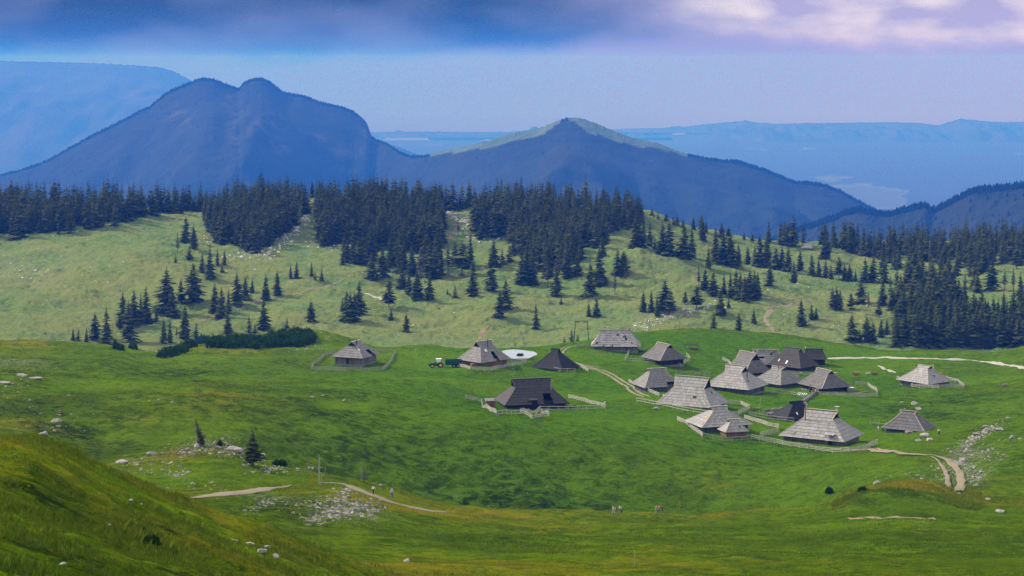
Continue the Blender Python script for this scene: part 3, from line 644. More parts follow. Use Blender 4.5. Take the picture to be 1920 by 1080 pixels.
# every clump: phrase, list of (px, base row, height px, kind)
CL = [
 ("above the green ridge at far left", [(137, 638, 25, 'slim'), (147, 640, 24, 'young'), (162, 641, 28, 'slim'), (178, 639, 52, 'full'), (200, 646, 64, 'slim')]),
 ("in the big group at lower left", [(230, 612, 60, 'full'), (241, 641, 76, 'full'), (252, 606, 57, 'full'), (264, 604, 50, 'slim'), (274, 604, 67, 'full'), (281, 608, 27, 'young'), (293, 601, 27, 'young')]),
 ("in the tall row left of the earth path", [(312, 585, 82, 'full'), (323, 596, 55, 'full'), (339, 566, 43, 'full'), (362, 566, 74, 'full')]),
 ("in the line climbing to the left wood", [(329, 493, 17, 'young'), (333, 475, 40, 'thin'), (348, 454, 48, 'full'), (355, 485, 30, 'young'), (363, 464, 40, 'full')]),
 ("by the stumps above the left meadow", [(379, 511, 35, 'slim'), (394, 521, 58, 'slim'), (408, 497, 30, 'slim'), (416, 512, 20, 'young'), (421, 496, 28, 'slim')]),
 ("where the pale earth path starts", [(403, 584, 53, 'full'), (415, 596, 58, 'full'), (428, 588, 48, 'slim'), (427, 624, 43, 'full'), (445, 571, 57, 'full'), (460, 563, 40, 'full'), (473, 549, 28, 'slim')]),
 ("just above the dwarf pine bank", [(307, 644, 45, 'slim'), (318, 642, 42, 'slim'), (331, 634, 22, 'thin'), (347, 634, 60, 'slim'), (368, 631, 28, 'young'), (467, 624, 33, 'young'), (478, 624, 20, 'young')]),
 ("of the trio on the left meadow", [(498, 562, 50, 'full'), (520, 554, 50, 'full'), (495, 618, 57, 'full')]),
 ("of those scattered below the grassy gully", [(545, 521, 27, 'slim'), (556, 522, 32, 'slim'), (584, 518, 27, 'slim'), (591, 525, 18, 'young'), (603, 525, 24, 'young')]),
 ("of two standing above the green knoll", [(538, 613, 18, 'young'), (583, 602, 40, 'full')]),
 ("in the clump left of the curving path", [(642, 583, 25, 'slim'), (650, 602, 55, 'full'), (657, 604, 54, 'full'), (664, 602, 57, 'full'), (672, 588, 60, 'full')]),
 ("along the central wood's lower edge", [(643, 497, 27, 'slim'), (652, 493, 43, 'full'), (674, 494, 47, 'full'), (695, 484, 63, 'slim'), (697, 523, 48, 'full'), (717, 519, 52, 'full'), (730, 500, 40, 'slim'), (742, 492, 44, 'full')]),
 ("right of the curving path", [(729, 576, 55, 'wide'), (733, 599, 22, 'young'), (762, 621, 34, 'full')]),
 ("in the long middle group of the hillside", [(754, 538, 43, 'full'), (757, 505, 58, 'slim'), (767, 551, 50, 'slim'), (772, 515, 55, 'full'), (782, 559, 53, 'full'), (788, 524, 60, 'thin'), (797, 531, 9, 'young'), (806, 562, 50, 'slim'), (808, 523, 67, 'full'), (795, 498, 50, 'full'), (820, 490, 52, 'full')]),
 ("below the rockfall in the wood", [(839, 551, 12, 'young'), (853, 559, 27, 'young'), (840, 511, 52, 'thin'), (853, 499, 50, 'full'), (866, 513, 58, 'wide'), (882, 497, 55, 'slim'), (887, 554, 72, 'slim'), (859, 440, 30, 'thin')]),
 ("left of the big middle clump", [(921, 544, 74, 'slim'), (926, 498, 50, 'full'), (942, 495, 34, 'young'), (955, 490, 33, 'young'), (937, 596, 50, 'full'), (948, 583, 55, 'full'), (963, 478, 46, 'slim')]),
 ("at the front of the big middle clump", [(978, 534, 66, 'full'), (988, 530, 60, 'full'), (998, 534, 57, 'full'), (1027, 540, 62, 'thin'), (1043, 556, 60, 'slim'), (1046, 525, 50, 'thin'), (1063, 520, 64, 'full'), (1082, 518, 45, 'full')]),
 ("in the meadow around the ski lift pylon", [(1104, 593, 27, 'full'), (1118, 592, 34, 'full'), (1052, 569, 14, 'young'), (1005, 617, 50, 'slim'), (1072, 643, 28, 'young'), (1058, 645, 14, 'young'), (1083, 640, 14, 'young')]),
 ("on the rounded meadow brow", [(1106, 553, 60, 'full'), (1124, 533, 64, 'full'), (1130, 483, 40, 'full'), (1153, 552, 45, 'thin'), (1158, 517, 50, 'full'), (1168, 515, 44, 'wide'), (1172, 487, 18, 'young')]),
 ("in the dip behind the meadow brow", [(1193, 464, 62, 'full'), (1199, 463, 50, 'full'), (1207, 461, 53, 'slim'), (1218, 461, 44, 'slim'), (1228, 468, 26, 'young'), (1243, 474, 52, 'full'), (1254, 477, 60, 'full'), (1282, 484, 58, 'full'), (1297, 482, 60, 'slim')]),
 ("on the bare skyline", [(1202, 404, 22, 'wide'), (1222, 404, 17, 'young'), (1234, 412, 14, 'young'), (1249, 419, 20, 'wide'), (1263, 422, 18, 'young'), (1270, 423, 24, 'young'), (1281, 426, 18, 'young'), (1300, 430, 26, 'full'), (1315, 434, 32, 'full'), (1324, 436, 24, 'slim'), (1342, 442, 16, 'young'), (1353, 446, 30, 'full'), (1366, 448, 24, 'wide'), (1395, 449, 16, 'young'), (1411, 456, 18, 'wide'), (1424, 458, 18, 'slim')]),
 ("in the dark band behind the brow", [(1317, 450, 44, 'full'), (1328, 503, 42, 'slim'), (1342, 490, 56, 'full'), (1356, 496, 60, 'full'), (1370, 500, 62, 'full'), (1385, 500, 46, 'slim'), (1402, 495, 34, 'full'), (1415, 490, 30, 'slim'), (1424, 498, 58, 'full'), (1438, 500, 64, 'full'), (1444, 534, 50, 'slim'), (1455, 505, 44, 'full'), (1467, 505, 46, 'full'), (1478, 510, 46, 'full'), (1489, 530, 42, 'slim'), (1500, 508, 38, 'full')]),
 ("above the pale stone run", [(1206, 584, 40, 'full'), (1221, 586, 42, 'slim'), (1232, 592, 36, 'slim'), (1247, 578, 54, 'full'), (1256, 588, 44, 'wide'), (1285, 571, 26, 'wide'), (1306, 577, 40, 'wide'), (1310, 540, 47, 'thin'), (1323, 544, 44, 'full'), (1338, 552, 43, 'full')]),
 ("in the tight clump over the stones", [(1357, 552, 36, 'slim'), (1370, 556, 48, 'slim'), (1380, 560, 52, 'full'), (1388, 564, 50, 'full'), (1397, 566, 48, 'full'), (1406, 562, 52, 'full'), (1414, 558, 50, 'full'), (1421, 553, 46, 'full'), (1366, 577, 24, 'young'), (1351, 588, 44, 'full')]),
 ("at the slope foot behind the village", [(1338, 617, 32, 'full'), (1385, 621, 35, 'full'), (1413, 606, 28, 'full'), (1180, 626, 12, 'wide')]),
 ("above the bend of the pale track", [(1502, 609, 48, 'full'), (1522, 599, 27, 'full'), (1530, 599, 23, 'full'), (1568, 582, 46, 'full')]),
 ("left of the dense lower wood", [(1562, 580, 42, 'full'), (1575, 581, 38, 'full'), (1596, 579, 32, 'wide'), (1615, 569, 47, 'full'), (1628, 576, 30, 'thin'), (1647, 593, 26, 'wide'), (1655, 571, 45, 'full'), (1673, 581, 40, 'full'), (1598, 638, 50, 'full'), (1612, 638, 24, 'young'), (1625, 641, 50, 'full'), (1636, 643, 42, 'full'), (1652, 632, 36, 'full'), (1663, 628, 31, 'full')]),
 ("in the row across the right hillside", [(1522, 518, 43, 'full'), (1535, 518, 32, 'full'), (1548, 521, 34, 'full'), (1558, 522, 26, 'full'), (1573, 524, 44, 'wide'), (1584, 524, 30, 'slim'), (1593, 527, 32, 'full'), (1604, 528, 22, 'slim'), (1622, 529, 44, 'full'), (1637, 528, 50, 'full'), (1545, 485, 34, 'full'), (1552, 484, 36, 'full')]),
 ("on the pale strips at far right", [(1778, 543, 57, 'slim'), (1788, 540, 40, 'full'), (1860, 544, 56, 'full'), (1884, 544, 40, 'thin'), (1900, 545, 44, 'thin'), (1914, 570, 62, 'full'), (1906, 505, 44, 'wide'), (1846, 510, 48, 'full'), (1833, 548, 42, 'full')]),
]
OCC = []
for phrase, lst in CL:
    srt = sorted(lst, key=lambda a: a[0])
    for i, (px, row, h, k) in enumerate(srt):
        size = "small" if h < 26 else ("tall" if h > 52 else "dark")
        look = {'thin': 'thin half-bare ', 'wide': 'broad bushy '}.get(k[:4], '')
        o_ = ORD[i] if i == 0 else (ORD[i] + " from the left,")
        if i == len(srt) - 1 and i > 0: o_ = "rightmost"
        tree_at(px, row, h, k, f"{size} {look}spruce, {o_} {phrase}".replace(",,", ",").replace(", leftmost ", ", leftmost "), "single spruces on the hillside")
        OCC.append((px, row))

def inpoly(x, y, P):
    c = False; j = len(P) - 1
    for i in range(len(P)):
        if (P[i][1] > y) != (P[j][1] > y) and x < (P[j][0] - P[i][0]) * (y - P[i][1]) / (P[j][1] - P[i][1]) + P[i][0]: c = not c
        j = i
    return c
# the dense lower wood at the right: individuals, the largest showing
rng = random.Random(5); pts = []
POLY_B = [(1672, 660), (1676, 600), (1690, 575), (1700, 540), (1722, 535), (1760, 548), (1800, 560), (1830, 585), (1860, 600), (1930, 590), (1930, 672), (1800, 678), (1720, 672)]
tries = 0
while len(pts) < 92 and tries < 9000:
    tries += 1
    x = rng.uniform(1665, 1930); y = rng.uniform(535, 668)
    if inpoly(x, y, POLY_B) and all(abs(x - a) > 5.5 or abs(y - b) > 9 for a, b, _ in pts): pts.append((x, y, 0))
for x, y, _ in pts:
    tree_at(x, min(y, 650), rng.uniform(46, 66), rng.choice(['full', 'full', 'slim']), "dark spruce packed in the dense lower wood at the right edge, behind the gravel road", "spruces of the dense lower wood")

# the rest of the woods: one stuff object
LOW = [spruce_arr_low(70 + i) for i in range(6)]
LOWT = [k for k in (spruce_arrays(90, whorls=12, per=6, wide=0.13, bare=0.35),)]
WOODS = [
 # polygon (px,row of the base), spacing px, height range px
 ([(-240, 362), (-60, 360), (60, 385), (130, 393), (230, 388), (300, 394), (385, 397), (395, 400), (300, 398), (278, 402), (235, 412), (205, 424), (150, 432), (120, 438), (60, 442), (-60, 448), (-240, 455)], 6.2, (44, 62)),
 ([(384, 398), (430, 383), (500, 376), (578, 368), (580, 382), (572, 400), (558, 412), (545, 425), (530, 440), (510, 455), (495, 464), (480, 478), (455, 476), (440, 462), (422, 455), (404, 455), (396, 432), (388, 438)], 6.0, (42, 58)),
 ([(592, 400), (604, 378), (700, 372), (780, 385), (815, 396), (828, 410), (838, 430), (838, 452), (815, 470), (780, 474), (740, 470), (700, 466), (660, 462), (640, 455), (612, 462), (592, 458)], 5.9, (44, 60)),
 ([(826, 388), (880, 398), (905, 385), (1000, 386), (1100, 394), (1150, 396), (1195, 400), (1205, 420), (1165, 432), (1140, 450), (1110, 464), (1060, 478), (1010, 484), (985, 482), (965, 462), (945, 442), (900, 448), (890, 436), (886, 400)], 6.0, (44, 60)),
 ([(985, 470), (1040, 470), (1080, 470), (1100, 480), (1060, 500), (1000, 515), (985, 500)], 10, (50, 60)),
 ([(1430, 452), (1500, 456), (1600, 457), (1700, 460), (1800, 454), (2140, 446), (2140, 505), (1870, 495), (1800, 500), (1720, 492), (1690, 488), (1640, 486), (1580, 478), (1560, 470), (1520, 462), (1440, 460)], 6.6, (38, 54)),
 ([(1640, 490), (1720, 495), (1800, 505), (1840, 510), (1840, 540), (1780, 545), (1700, 550), (1680, 560), (1650, 540)], 17, (46, 60)),
 ([(1690, 560), (1720, 560), (1800, 575), (1850, 610), (2120, 612), (2120, 655), (1680, 650)], 13, (46, 60)),
]
WOODS += [([(285, 384), (392, 384), (392, 399), (285, 398)], 8, (30, 46)), ([(575, 366), (610, 368), (610, 374), (575, 373)], 7, (30, 40)), ([(775, 380), (905, 382), (905, 391), (840, 397), (775, 394)], 6.5, (40, 58)), ([(1000, 500), (1070, 490), (1080, 515), (1000, 535)], 20, (50, 60)), ([(640, 470), (830, 475), (830, 512), (760, 520), (640, 490)], 19, (44, 58))]
VS = []; FS = []; TS = []; off = 0; nforest = 0
for poly, sp, (h0, h1) in WOODS:
    xs = [p[0] for p in poly]; ys = [p[1] for p in poly]
    y = min(ys)
    while y < max(ys):
        x = min(xs) + rng.uniform(0, sp)
        while x < max(xs):
            qx, qy = x + rng.uniform(-sp * .4, sp * .4), y + rng.uniform(-3, 3)
            if inpoly(qx + 7 * float(NZ[1](qx * .07, qy * .1)), qy + 7 * float(NZ[2](qx * .06, qy * .08)), poly) and rng.random() < 0.55 + 0.6 * float(NZ[9](qx * .09, qy * .12) + 0.55):
                p = place(qx, qy, dmin=960, dmax=1500); h = rng.uniform(h0, h1) * p.y / F
                if rng.random() < 0.08: h *= 1.2
                if rng.random() < 0.25: h *= rng.uniform(.5, .85)
                V_, F_, T_ = LOW[rng.randrange(6)] if rng.random() > 0.08 else LOWT[0]
                a = rng.random() * 6.28; c, s = math.cos(a), math.sin(a); w = h * rng.uniform(0.85, 1.35)
                VV = np.stack([p.x + w * (V_[:, 0] * c - V_[:, 1] * s), p.y + w * (V_[:, 0] * s + V_[:, 1] * c), p.z - 0.3 + h * V_[:, 2]], 1)
                VS.append(VV); FS.append(F_ + off); TS.append(np.clip(T_ * rng.uniform(0.35, 1.5), 0, 1)); off += len(VV); nforest += 1
                # trunk: a thin square stem
                t = 0.012 * h
                b = np.array([(p.x - t, p.y - t, p.z - 1), (p.x + t, p.y - t, p.z - 1), (p.x + t, p.y + t, p.z - 1), (p.x - t, p.y + t, p.z - 1)] + [(p.x, p.y, p.z + h * 0.8)] * 1)
                VS.append(b); FS.append(np.array([(0, 1, 4, 4), (1, 2, 4, 4), (2, 3, 4, 4), (3, 0, 4, 4)]) + off); TS.append(np.full(4, 0.9)); off += 5
            x += sp
        y += 6.5 if sp < 8 else sp * 0.75
FS = np.concatenate(FS)
fr = mesh_np("forest", np.concatenate(VS), FS, M['needles'], False, attrs={"tint": ('FACE', np.concatenate(TS))})
fr.data.validate()
tag(fr, "dense dark spruce woods along the crest of the pale hillside", "forest", kind="stuff")
print("trees", treecount, "forest", nforest)

# far right ridge at the crest: bare stumps
# ------------------------------------------------------------------ rocks
def ico(sub=1):
    bm = bmesh.new(); bmesh.ops.create_icosphere(bm, subdivisions=sub, radius=1.0)
    V = np.array([v.co[:] for v in bm.verts]); Fq = np.array([[v.index for v in f.verts] for f in bm.faces]); bm.free(); return V, Fq
ICO1 = ico(1); ICO2 = ico(2)
def rock_arr(rng, base):
    V, Fq = base; V = V.copy()
    # cut by random planes for a faceted block
    for _ in range(9):
        n = rng.normal(size=3); n /= np.linalg.norm(n); d = rng.uniform(0.45, 0.8)
        k = V @ n; m = k > d; V[m] -= np.outer(k[m] - d, n)
    V *= rng.uniform(0.6, 1.3, 3) * np.array([1.15, 1.15, 0.8]); a = rng.random() * 6.28
    c, s = math.cos(a), math.sin(a); V[:, :2] = V[:, :2] @ np.array([[c, s], [-s, c]])
    return V, Fq
def scree(label, cxr, n, size, dmin=60, pts=None):
    """cxr: list of (px,row,spread px,spread row, weight)"""
    rng = np.random.default_rng(int(cxr[0][0])); VS = []; FS = []; TS = []; off = 0
    wts = np.array([c[4] for c in cxr], float); wts /= wts.sum()
    for i in range(n):
        c = cxr[rng.choice(len(cxr), p=wts)]
        px = c[0] + rng.normal() * c[2]; row = c[1] + rng.normal() * c[3] + (px - c[0]) * (c[5] if len(c) > 5 else 0)
        p = place(px, row, dmin=dmin)
        r = size * float(np.clip(rng.lognormal(-0.5, 0.6), 0.22, 2.4)) * 0.30
        V_, F_ = rock_arr(rng, ICO1)
        if dmin > 900: r *= 2.1 if size > 1.25 else 1.3
        VS.append(V_ * r + np.array([p.x, p.y, p.z - r * 0.15])); FS.append(F_ + off); TS.append(np.full(len(F_), rng.uniform(0.15, 1))); off += len(V_)
    o = mesh_np("scree", np.concatenate(VS), np.concatenate(FS), M['rubble' if dmin > 900 else 'rock'], False, attrs={"tint": ('FACE', np.concatenate(TS))})
    tag(o, label, "rocks", kind="stuff"); return o
scree("pile of broken pale limestone on the knoll below the track", [(655, 950, 28, 11, 5), (620, 962, 18, 8, 2), (690, 955, 16, 6, 1), (640, 925, 12, 8, 1), (590, 975, 12, 4, .6), (560, 950, 20, 10, .5), (495, 942, 14, 5, .6), (480, 955, 14, 6, .3)], 1500, 0.72)
scree("pale rocks scattered over the long knoll above the track", [(350, 845, 22, 8, 2), (400, 832, 25, 8, 3), (435, 848, 22, 5, 2), (330, 890, 12, 5, 1.2), (290, 880, 30, 8, 1), (260, 868, 20, 5, .7), (510, 880, 18, 4, 1.5), (470, 865, 16, 5, 1), (395, 905, 60, 12, .7), (575, 878, 10, 3, .5)], 900, 0.85)
scree("crumbling stone row and scree by the right hand track", [(1800, 862, 10, 6, 1), (1780, 878, 20, 6, 1), (1822, 828, 20, 5, 3, -0.55), (1850, 808, 18, 4, 3, -0.55), (1820, 880, 14, 14, 2.5), (1850, 855, 18, 6, 1), (1830, 905, 10, 12, 1), (1860, 830, 30, 20, .5), (1740, 895, 30, 8, .5), (1795, 845, 14, 5, 1)], 1300, 0.95)
scree("pale stones strewn on the slope of the hollow", [(900, 900, 220, 30, 2), (1650, 890, 90, 20, 1), (1400, 930, 120, 12, .4), (760, 820, 140, 25, 1)], 170, 0.5)
scree("pale stones on the left hand field", [(40, 705, 30, 10, 2), (10, 740, 20, 25, 2), (60, 770, 50, 20, 1.5), (200, 735, 90, 25, 1), (330, 740, 60, 12, .7), (110, 800, 30, 8, 1), (400, 780, 90, 20, .5)], 300, 0.85)
scree("limestone rubble on the bank under the dwarf pines", [(345, 655, 12, 4, 1), (440, 655, 60, 4, 1.2), (560, 655, 10, 4, 1), (585, 650, 12, 6, 2), (575, 638, 8, 8, 1), (610, 632, 12, 5, .8), (950, 695, 30, 8, 1), (760, 660, 12, 3, .6)], 260, 0.9)
scree("pale stone run slanting down the far hillside", [(1230, 600, 25, 5, 3, -0.35), (1280, 585, 30, 5, 3, -0.35), (1330, 570, 20, 4, 1.5, -0.3), (1200, 612, 12, 3, 1)], 520, 1.1, 960)
scree("white rockfalls beside the grassy gully on the far hillside", [(596, 378, 8, 5, 2), (585, 392, 8, 7, 2), (570, 410, 6, 5, 2), (555, 428, 6, 5, 2), (537, 447, 8, 5, 2), (525, 462, 10, 4, 2), (495, 477, 12, 4, 3), (440, 480, 14, 4, 1.5), (612, 452, 14, 5, 2), (632, 462, 14, 4, 2), (620, 455, 18, 4, 1), (390, 448, 5, 6, 1), (500, 385, 5, 6, 1)], 620, 1.3, 960)
scree("white rockfall below the cleared strip in the wood", [(838, 402, 12, 3, 3, 0.2), (860, 411, 12, 4, 3, 0.3), (880, 425, 10, 6, 2), (870, 438, 16, 8, 1), (915, 446, 20, 3, 1), (930, 440, 20, 3, .8)], 360, 1.3, 960)
scree("pale stones scattered over the far hillside", [(30, 490, 50, 20, 2), (60, 512, 30, 8, 2), (200, 470, 120, 30, 1), (280, 402, 14, 4, 1.5), (335, 388, 8, 6, .6), (400, 560, 200, 50, 1.3), (900, 590, 220, 35, 2), (1250, 540, 90, 25, 2), (1420, 525, 40, 14, 2), (1480, 545, 20, 8, 1.2), (1550, 600, 60, 18, 1.6), (1240, 408, 30, 6, 1), (1480, 505, 30, 6, .8)], 760, 1.15, 960)

def boulder(px, row, wpx, label, dmin=60, flat=0.6, mat=None, sink=0.25):
    p = place(px, row, dmin=dmin); r = wpx * p.y / F / 2
    rng = np.random.default_rng(int(px * 7 + row)); V_, F_ = rock_arr(rng, ICO2); V_ = V_ * (1 + rng.uniform(-.10, .10, (len(V_), 1)))
    V_ = V_ / np.abs(V_[:, 0]).max(); V_[:, 2] *= flat / 0.8
    o = mesh_np("boulder", V_ * r, F_, mat or M['rock'], False, attrs={"tint": ('FACE', np.full(len(F_), rng.uniform(.5, .9)))})
    o.location = (p.x, p.y, p.z + r * flat * (0.5 - sink)); tag(o, label, "boulder"); return o
B = [
 (42, 705, 22, "largest grey boulder on the left field near the picture edge"), (8, 720, 24, "broad grey boulder touching the left picture edge"), (66, 712, 26, "flat slab right of the largest grey boulder on the left field"),
 (105, 790, 24, "upper of two grey boulders above the golden crest at lower left"), (110, 800, 14, "rounder lower boulder of the pair above the golden crest"), (82, 815, 18, "low boulder at the edge of the left hollow"), (68, 818, 10, "small boulder left of the low one at the hollow edge"),
 (228, 868, 28, "long pale slab at the left tip of the rocky knoll"), (285, 852, 22, "pale slab on the skyline of the rocky knoll"), (352, 842, 8, "upright pale slab right under the leaning thin tree"), (372, 838, 20, "slanting pale slab at the foot of the leaning thin tree"),
 (440, 845, 36, "widest pale rock outcrop left of the dark pine"), (490, 857, 22, "pale outcrop just behind the dark pine trunk"), (470, 1022, 20, "upper flat stone of the group on the foreground slope"), (500, 1027, 17, "tilted slab in the group on the foreground slope"), (490, 1036, 22, "low grass-covered slab under the tilted one"), (517, 1044, 15, "pale block right of the tilted slab on the foreground slope"), (437, 1013, 9, "small leftmost stone of the foreground group"),
 (445, 1014, 6, "tiny stone beside the leftmost one of the foreground group"),
 (265, 946, 6, "small pale stone high on the foreground slope"), (247, 938, 10, "brown stone high on the foreground slope"), (350, 1038, 6, "small white stone low on the foreground slope"), (763, 1064, 14, "white boulder in the golden grass at the bottom"), (118, 1058, 14, "ochre stone at the lower left corner slope"),
 (205, 985, 10, "pale crumbly stones on the open foreground slope"),
 (1645, 907, 20, "grey boulder above the golden mound at right"), (1735, 820, 22, "broad boulder in front of the low hut at right"), (1723, 827, 18, "long boulder left of the broad one before the low hut"), (1745, 826, 15, "pale slab before the low hut at right"), (1706, 812, 18, "mossy boulder at the corner of the low hut"),
 (1715, 758, 16, "upper slab of the rocks behind the low hut"), (1722, 768, 14, "middle slab of the rocks behind the low hut"), (1690, 755, 10, "small flat rock uphill of the low hut"), (1846, 801, 0.1 + 14, "top boulder of the stone row at right"), (1876, 806, 18, "largest boulder closing the stone row at right"), (1833, 815, 18, "dark-sided block in the stone row at right"), (1806, 866, 20, "white block beside the bend of the right hand track"), (1876, 960, 20, "pale low boulder at the right edge of the near meadow"), (1898, 822, 12, "pale stone on the grassy bank at the right edge"),
 (1797, 927, 11, "white slab lying at the end of the right hand track"), (1853, 937, 14, "white flat stone on the near meadow at right"),
 (575, 655, 8, "whitest stone under the dwarf pine bank"), (605, 742, 9, "white stone below the fenced hut with the lone yard"), (646, 752, 8, "pale stone right above the heathery patch"), (1232, 768, 16, "pale rock by the corner of the long pale roof"),
 (585, 745, 10, "white stone left of the one below the fenced hut"), (714, 895 + 15, 10, "pale stone at the brink beside the walkers"),
]
for px, row, w, lab in B: boulder(px, row, w, lab)

# ------------------------------------------------------------------ dwarf pines, bushes, tufts
def shrub_arr(rng, n, rx, ry, h, fine=1.0):
    """a mound of short upturned needle sprays"""
    th = rng.random(n) * 6.283; ph = np.arccos(rng.random(n) * 0.98); rr = rng.uniform(0.72, 1.05, n)
    lump = 1 + 0.22 * np.sin(th * 3 + rng.random() * 6) + 0.12 * np.sin(th * 7 + 1)
    c = np.stack([np.sin(ph) * np.cos(th) * rx * rr * lump, np.sin(ph) * np.sin(th) * ry * rr * lump, np.cos(ph) * h * rr * lump], 1)
    s = rng.uniform(0.16, 0.42, n) * fine
    d = c / (np.linalg.norm(c, axis=1)[:, None] + 1e-6) * 0.6 + rng.normal(0, 0.5, (n, 3)) + np.array([0, 0, 0.6]); d /= np.linalg.norm(d, axis=1)[:, None]
    t = np.cross(d, rng.normal(size=(n, 3))); t /= np.linalg.norm(t, axis=1)[:, None]
    P = np.stack([c - t * s[:, None] * 0.5, c + t * s[:, None] * 0.5, c + d * s[:, None] * 1.5 + t * s[:, None] * 0.2, c + d * s[:, None] * 1.5 - t * s[:, None] * 0.2], 1)
    return P.reshape(-1, 3), np.arange(n * 4).reshape(-1, 4), rng.random(n)
def shrubs(name, label, cat, lst, dens=1.0, kind=None, dmin=60):
    rng = np.random.default_rng(int(lst[0][0])); VS = []; FS = []; TS = []; off = 0; org = None
    for px, row, w, h in lst:
        p = place(px, row, dmin=dmin); k = p.y / F; rx = w * k / 2; hh = h * k
        if org is None: org = p
        fine = 1.0 if kind else float(np.clip(p.y / 550, 0.22, 1)); n = int(260 * dens * (1 + rx * 0.7) / fine ** 1.6); V_, F_, T_ = shrub_arr(rng, n, rx, rx * 0.8, hh, fine)
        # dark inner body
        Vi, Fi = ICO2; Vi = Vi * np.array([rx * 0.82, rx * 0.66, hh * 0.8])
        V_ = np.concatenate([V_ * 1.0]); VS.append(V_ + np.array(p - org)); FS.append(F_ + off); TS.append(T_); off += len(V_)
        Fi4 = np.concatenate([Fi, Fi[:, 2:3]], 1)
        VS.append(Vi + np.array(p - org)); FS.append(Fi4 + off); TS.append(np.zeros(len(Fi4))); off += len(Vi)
    o = mesh_np(name, np.concatenate(VS), np.concatenate(FS), M['shrub'], False, attrs={"tint": ('FACE', np.concatenate(TS))}); o.data.validate()
    o.location = org; tag(o, label, cat, kind=kind); return o
rr = random.Random(3); L1 = []
for i in range(46):
    t = i / 45; px = 305 + t * 120 + rr.uniform(-6, 6); top = np.interp(px, [300, 330, 350, 385, 400, 430], [656, 648, 640, 628, 632, 634])
    L1.append((px, top + rr.uniform(9, 16) + (2 if px < 350 else 0), rr.uniform(12, 20), rr.uniform(8, 13)))
for i in range(150):
    px = rr.uniform(395, 590); top = np.interp(px, [395, 440, 500, 520, 560, 582, 595], [632, 626, 626, 618, 615, 618, 628])
    bot = np.interp(px, [395, 450, 520, 570, 590], [652, 656, 652, 652, 636])
    L1.append((px, rr.uniform(top + 11, bot), rr.uniform(12, 22), rr.uniform(9, 13)))
shrubs("dwarf_pine_thicket", "long dark thicket of dwarf pine on the knoll left of the fenced hut", "thicket", L1, 0.75, "stuff", dmin=640)
for px, row, w, h, lab in [(283, 1022, 24, 14, "small dark juniper bush on the foreground slope"), (525, 873, 22, 8, "dark low bush on the rocks right of the dark pine"), (1618, 922, 14, 7, "dark bush at the left end of the golden mound"),
                           (218, 655, 14, 16, "bushy young pine on the left ridge brow"), (228, 657, 10, 9, "smaller bush right of the young pine on the left ridge"), (250, 655, 16, 12, "pale bush at the low point of the left ridge"),
                           (413, 836, 5, 7, "tiny fir seedling on the rocky knoll"), (1555, 925, 12, 9, "scrubby bush left of the golden mound")]:
    shrubs("bush", lab, "bush", [(px, row, w, h)], 1.2)
# ------------------------------------------------------------------ tracks
def world_line(pts, dmin=60, step=1.0):
    P = [place(a, b, dmin=dmin) for a, b in pts]
    P = [(p.x, p.y) for p in P]; out = []
    # Catmull-Rom through the points
    for i in range(len(P) - 1):
        p0 = P[max(i - 1, 0)]; p1 = P[i]; p2 = P[i + 1]; p3 = P[min(i + 2, len(P) - 1)]
        n = max(2, int(math.dist(p1, p2) / step))
        for k in range(n):
            t = k / n
            out.append(tuple(0.5 * (2 * p1[a] + (p2[a] - p0[a]) * t + (2 * p0[a] - 5 * p1[a] + 4 * p2[a] - p3[a]) * t * t + (3 * p1[a] - p0[a] - 3 * p2[a] + p3[a]) * t ** 3) for a in (0, 1)))
    out.append(P[-1]); return np.array(out)
PATHS = []
def track(name, pts, width, mat, dmin=60, step=0.8, lift=0.18, offs=(0,), ragged=0.25, seed=0):
    C_ = world_line(pts, dmin, step); T = np.gradient(C_, axis=0); T /= np.linalg.norm(T, axis=1)[:, None] + 1e-9; Nn = np.stack([-T[:, 1], T[:, 0]], 1)
    if C_[:, 1].max() < 520: PATHS.append((C_, width * .62))
    VS = []; FS = []; off = 0; rng = np.random.default_rng(seed + int(pts[0][0])); m = 7; s = np.arange(len(C_))
    for o_ in offs:
        w = width * (1 + ragged * (NZ[2](s * 0.31, s * 0 + seed) + 0.4 * NZ[4](s * 0.5, s * 0)))
        w2 = width * (1 + ragged * (NZ[6](s * 0.27, s * 0 + seed) + 0.4 * NZ[7](s * 0.45, s * 0)))
        fade = np.minimum(1, np.minimum(s + 1, len(s) - s) / 12.0)
        ac = np.linspace(-1, 1, m)
        hw = np.where(ac[None, :] < 0, (w * fade)[:, None], (w2 * fade)[:, None]) / 2 * ac[None, :] + o_
        X = C_[:, 0:1] + Nn[:, 0:1] * hw; Y = C_[:, 1:2] + Nn[:, 1:2] * hw; Z = gz(X, Y) + lift
        Z[:, 0] -= 0.12; Z[:, -1] -= 0.12
        VS.append(np.stack([X.ravel(), Y.ravel(), Z.ravel()], 1)); FS.append(grid_faces(len(C_), m, off)); off += X.size
    o = mesh_np(name, np.concatenate(VS), np.concatenate(FS), mat, True); tag(o, kind="structure"); return o
track("path", [(300, 941), (325, 938), (380, 932), (440, 925), (500, 917), (545, 911)], 3.0, M['path'], dmin=235)
track("path", [(600, 907), (630, 907), (655, 912), (685, 924), (720, 937), (760, 950), (800, 958), (840, 962)], 3.8, M['path'], dmin=240, seed=3)
track("path", [(1620, 843), (1650, 848), (1690, 852), (1730, 855), (1765, 860), (1785, 872), (1798, 888), (1802, 905), (1798, 924)], 1.6, M['path'], seed=4, lift=.4)
track("path", [(1745, 857), (1760, 867), (1771, 882), (1777, 900), (1778, 916)], 1.0, M['path'], seed=5, lift=.35)
track("path", [(1108, 648), (1080, 649), (1060, 653), (1050, 661), (1053, 672), (1068, 681), (1090, 686), (1120, 693), (1150, 706), (1175, 722), (1195, 737), (1214, 746)], 0.95, M['path'], offs=(-1.0, 1.0), seed=6)
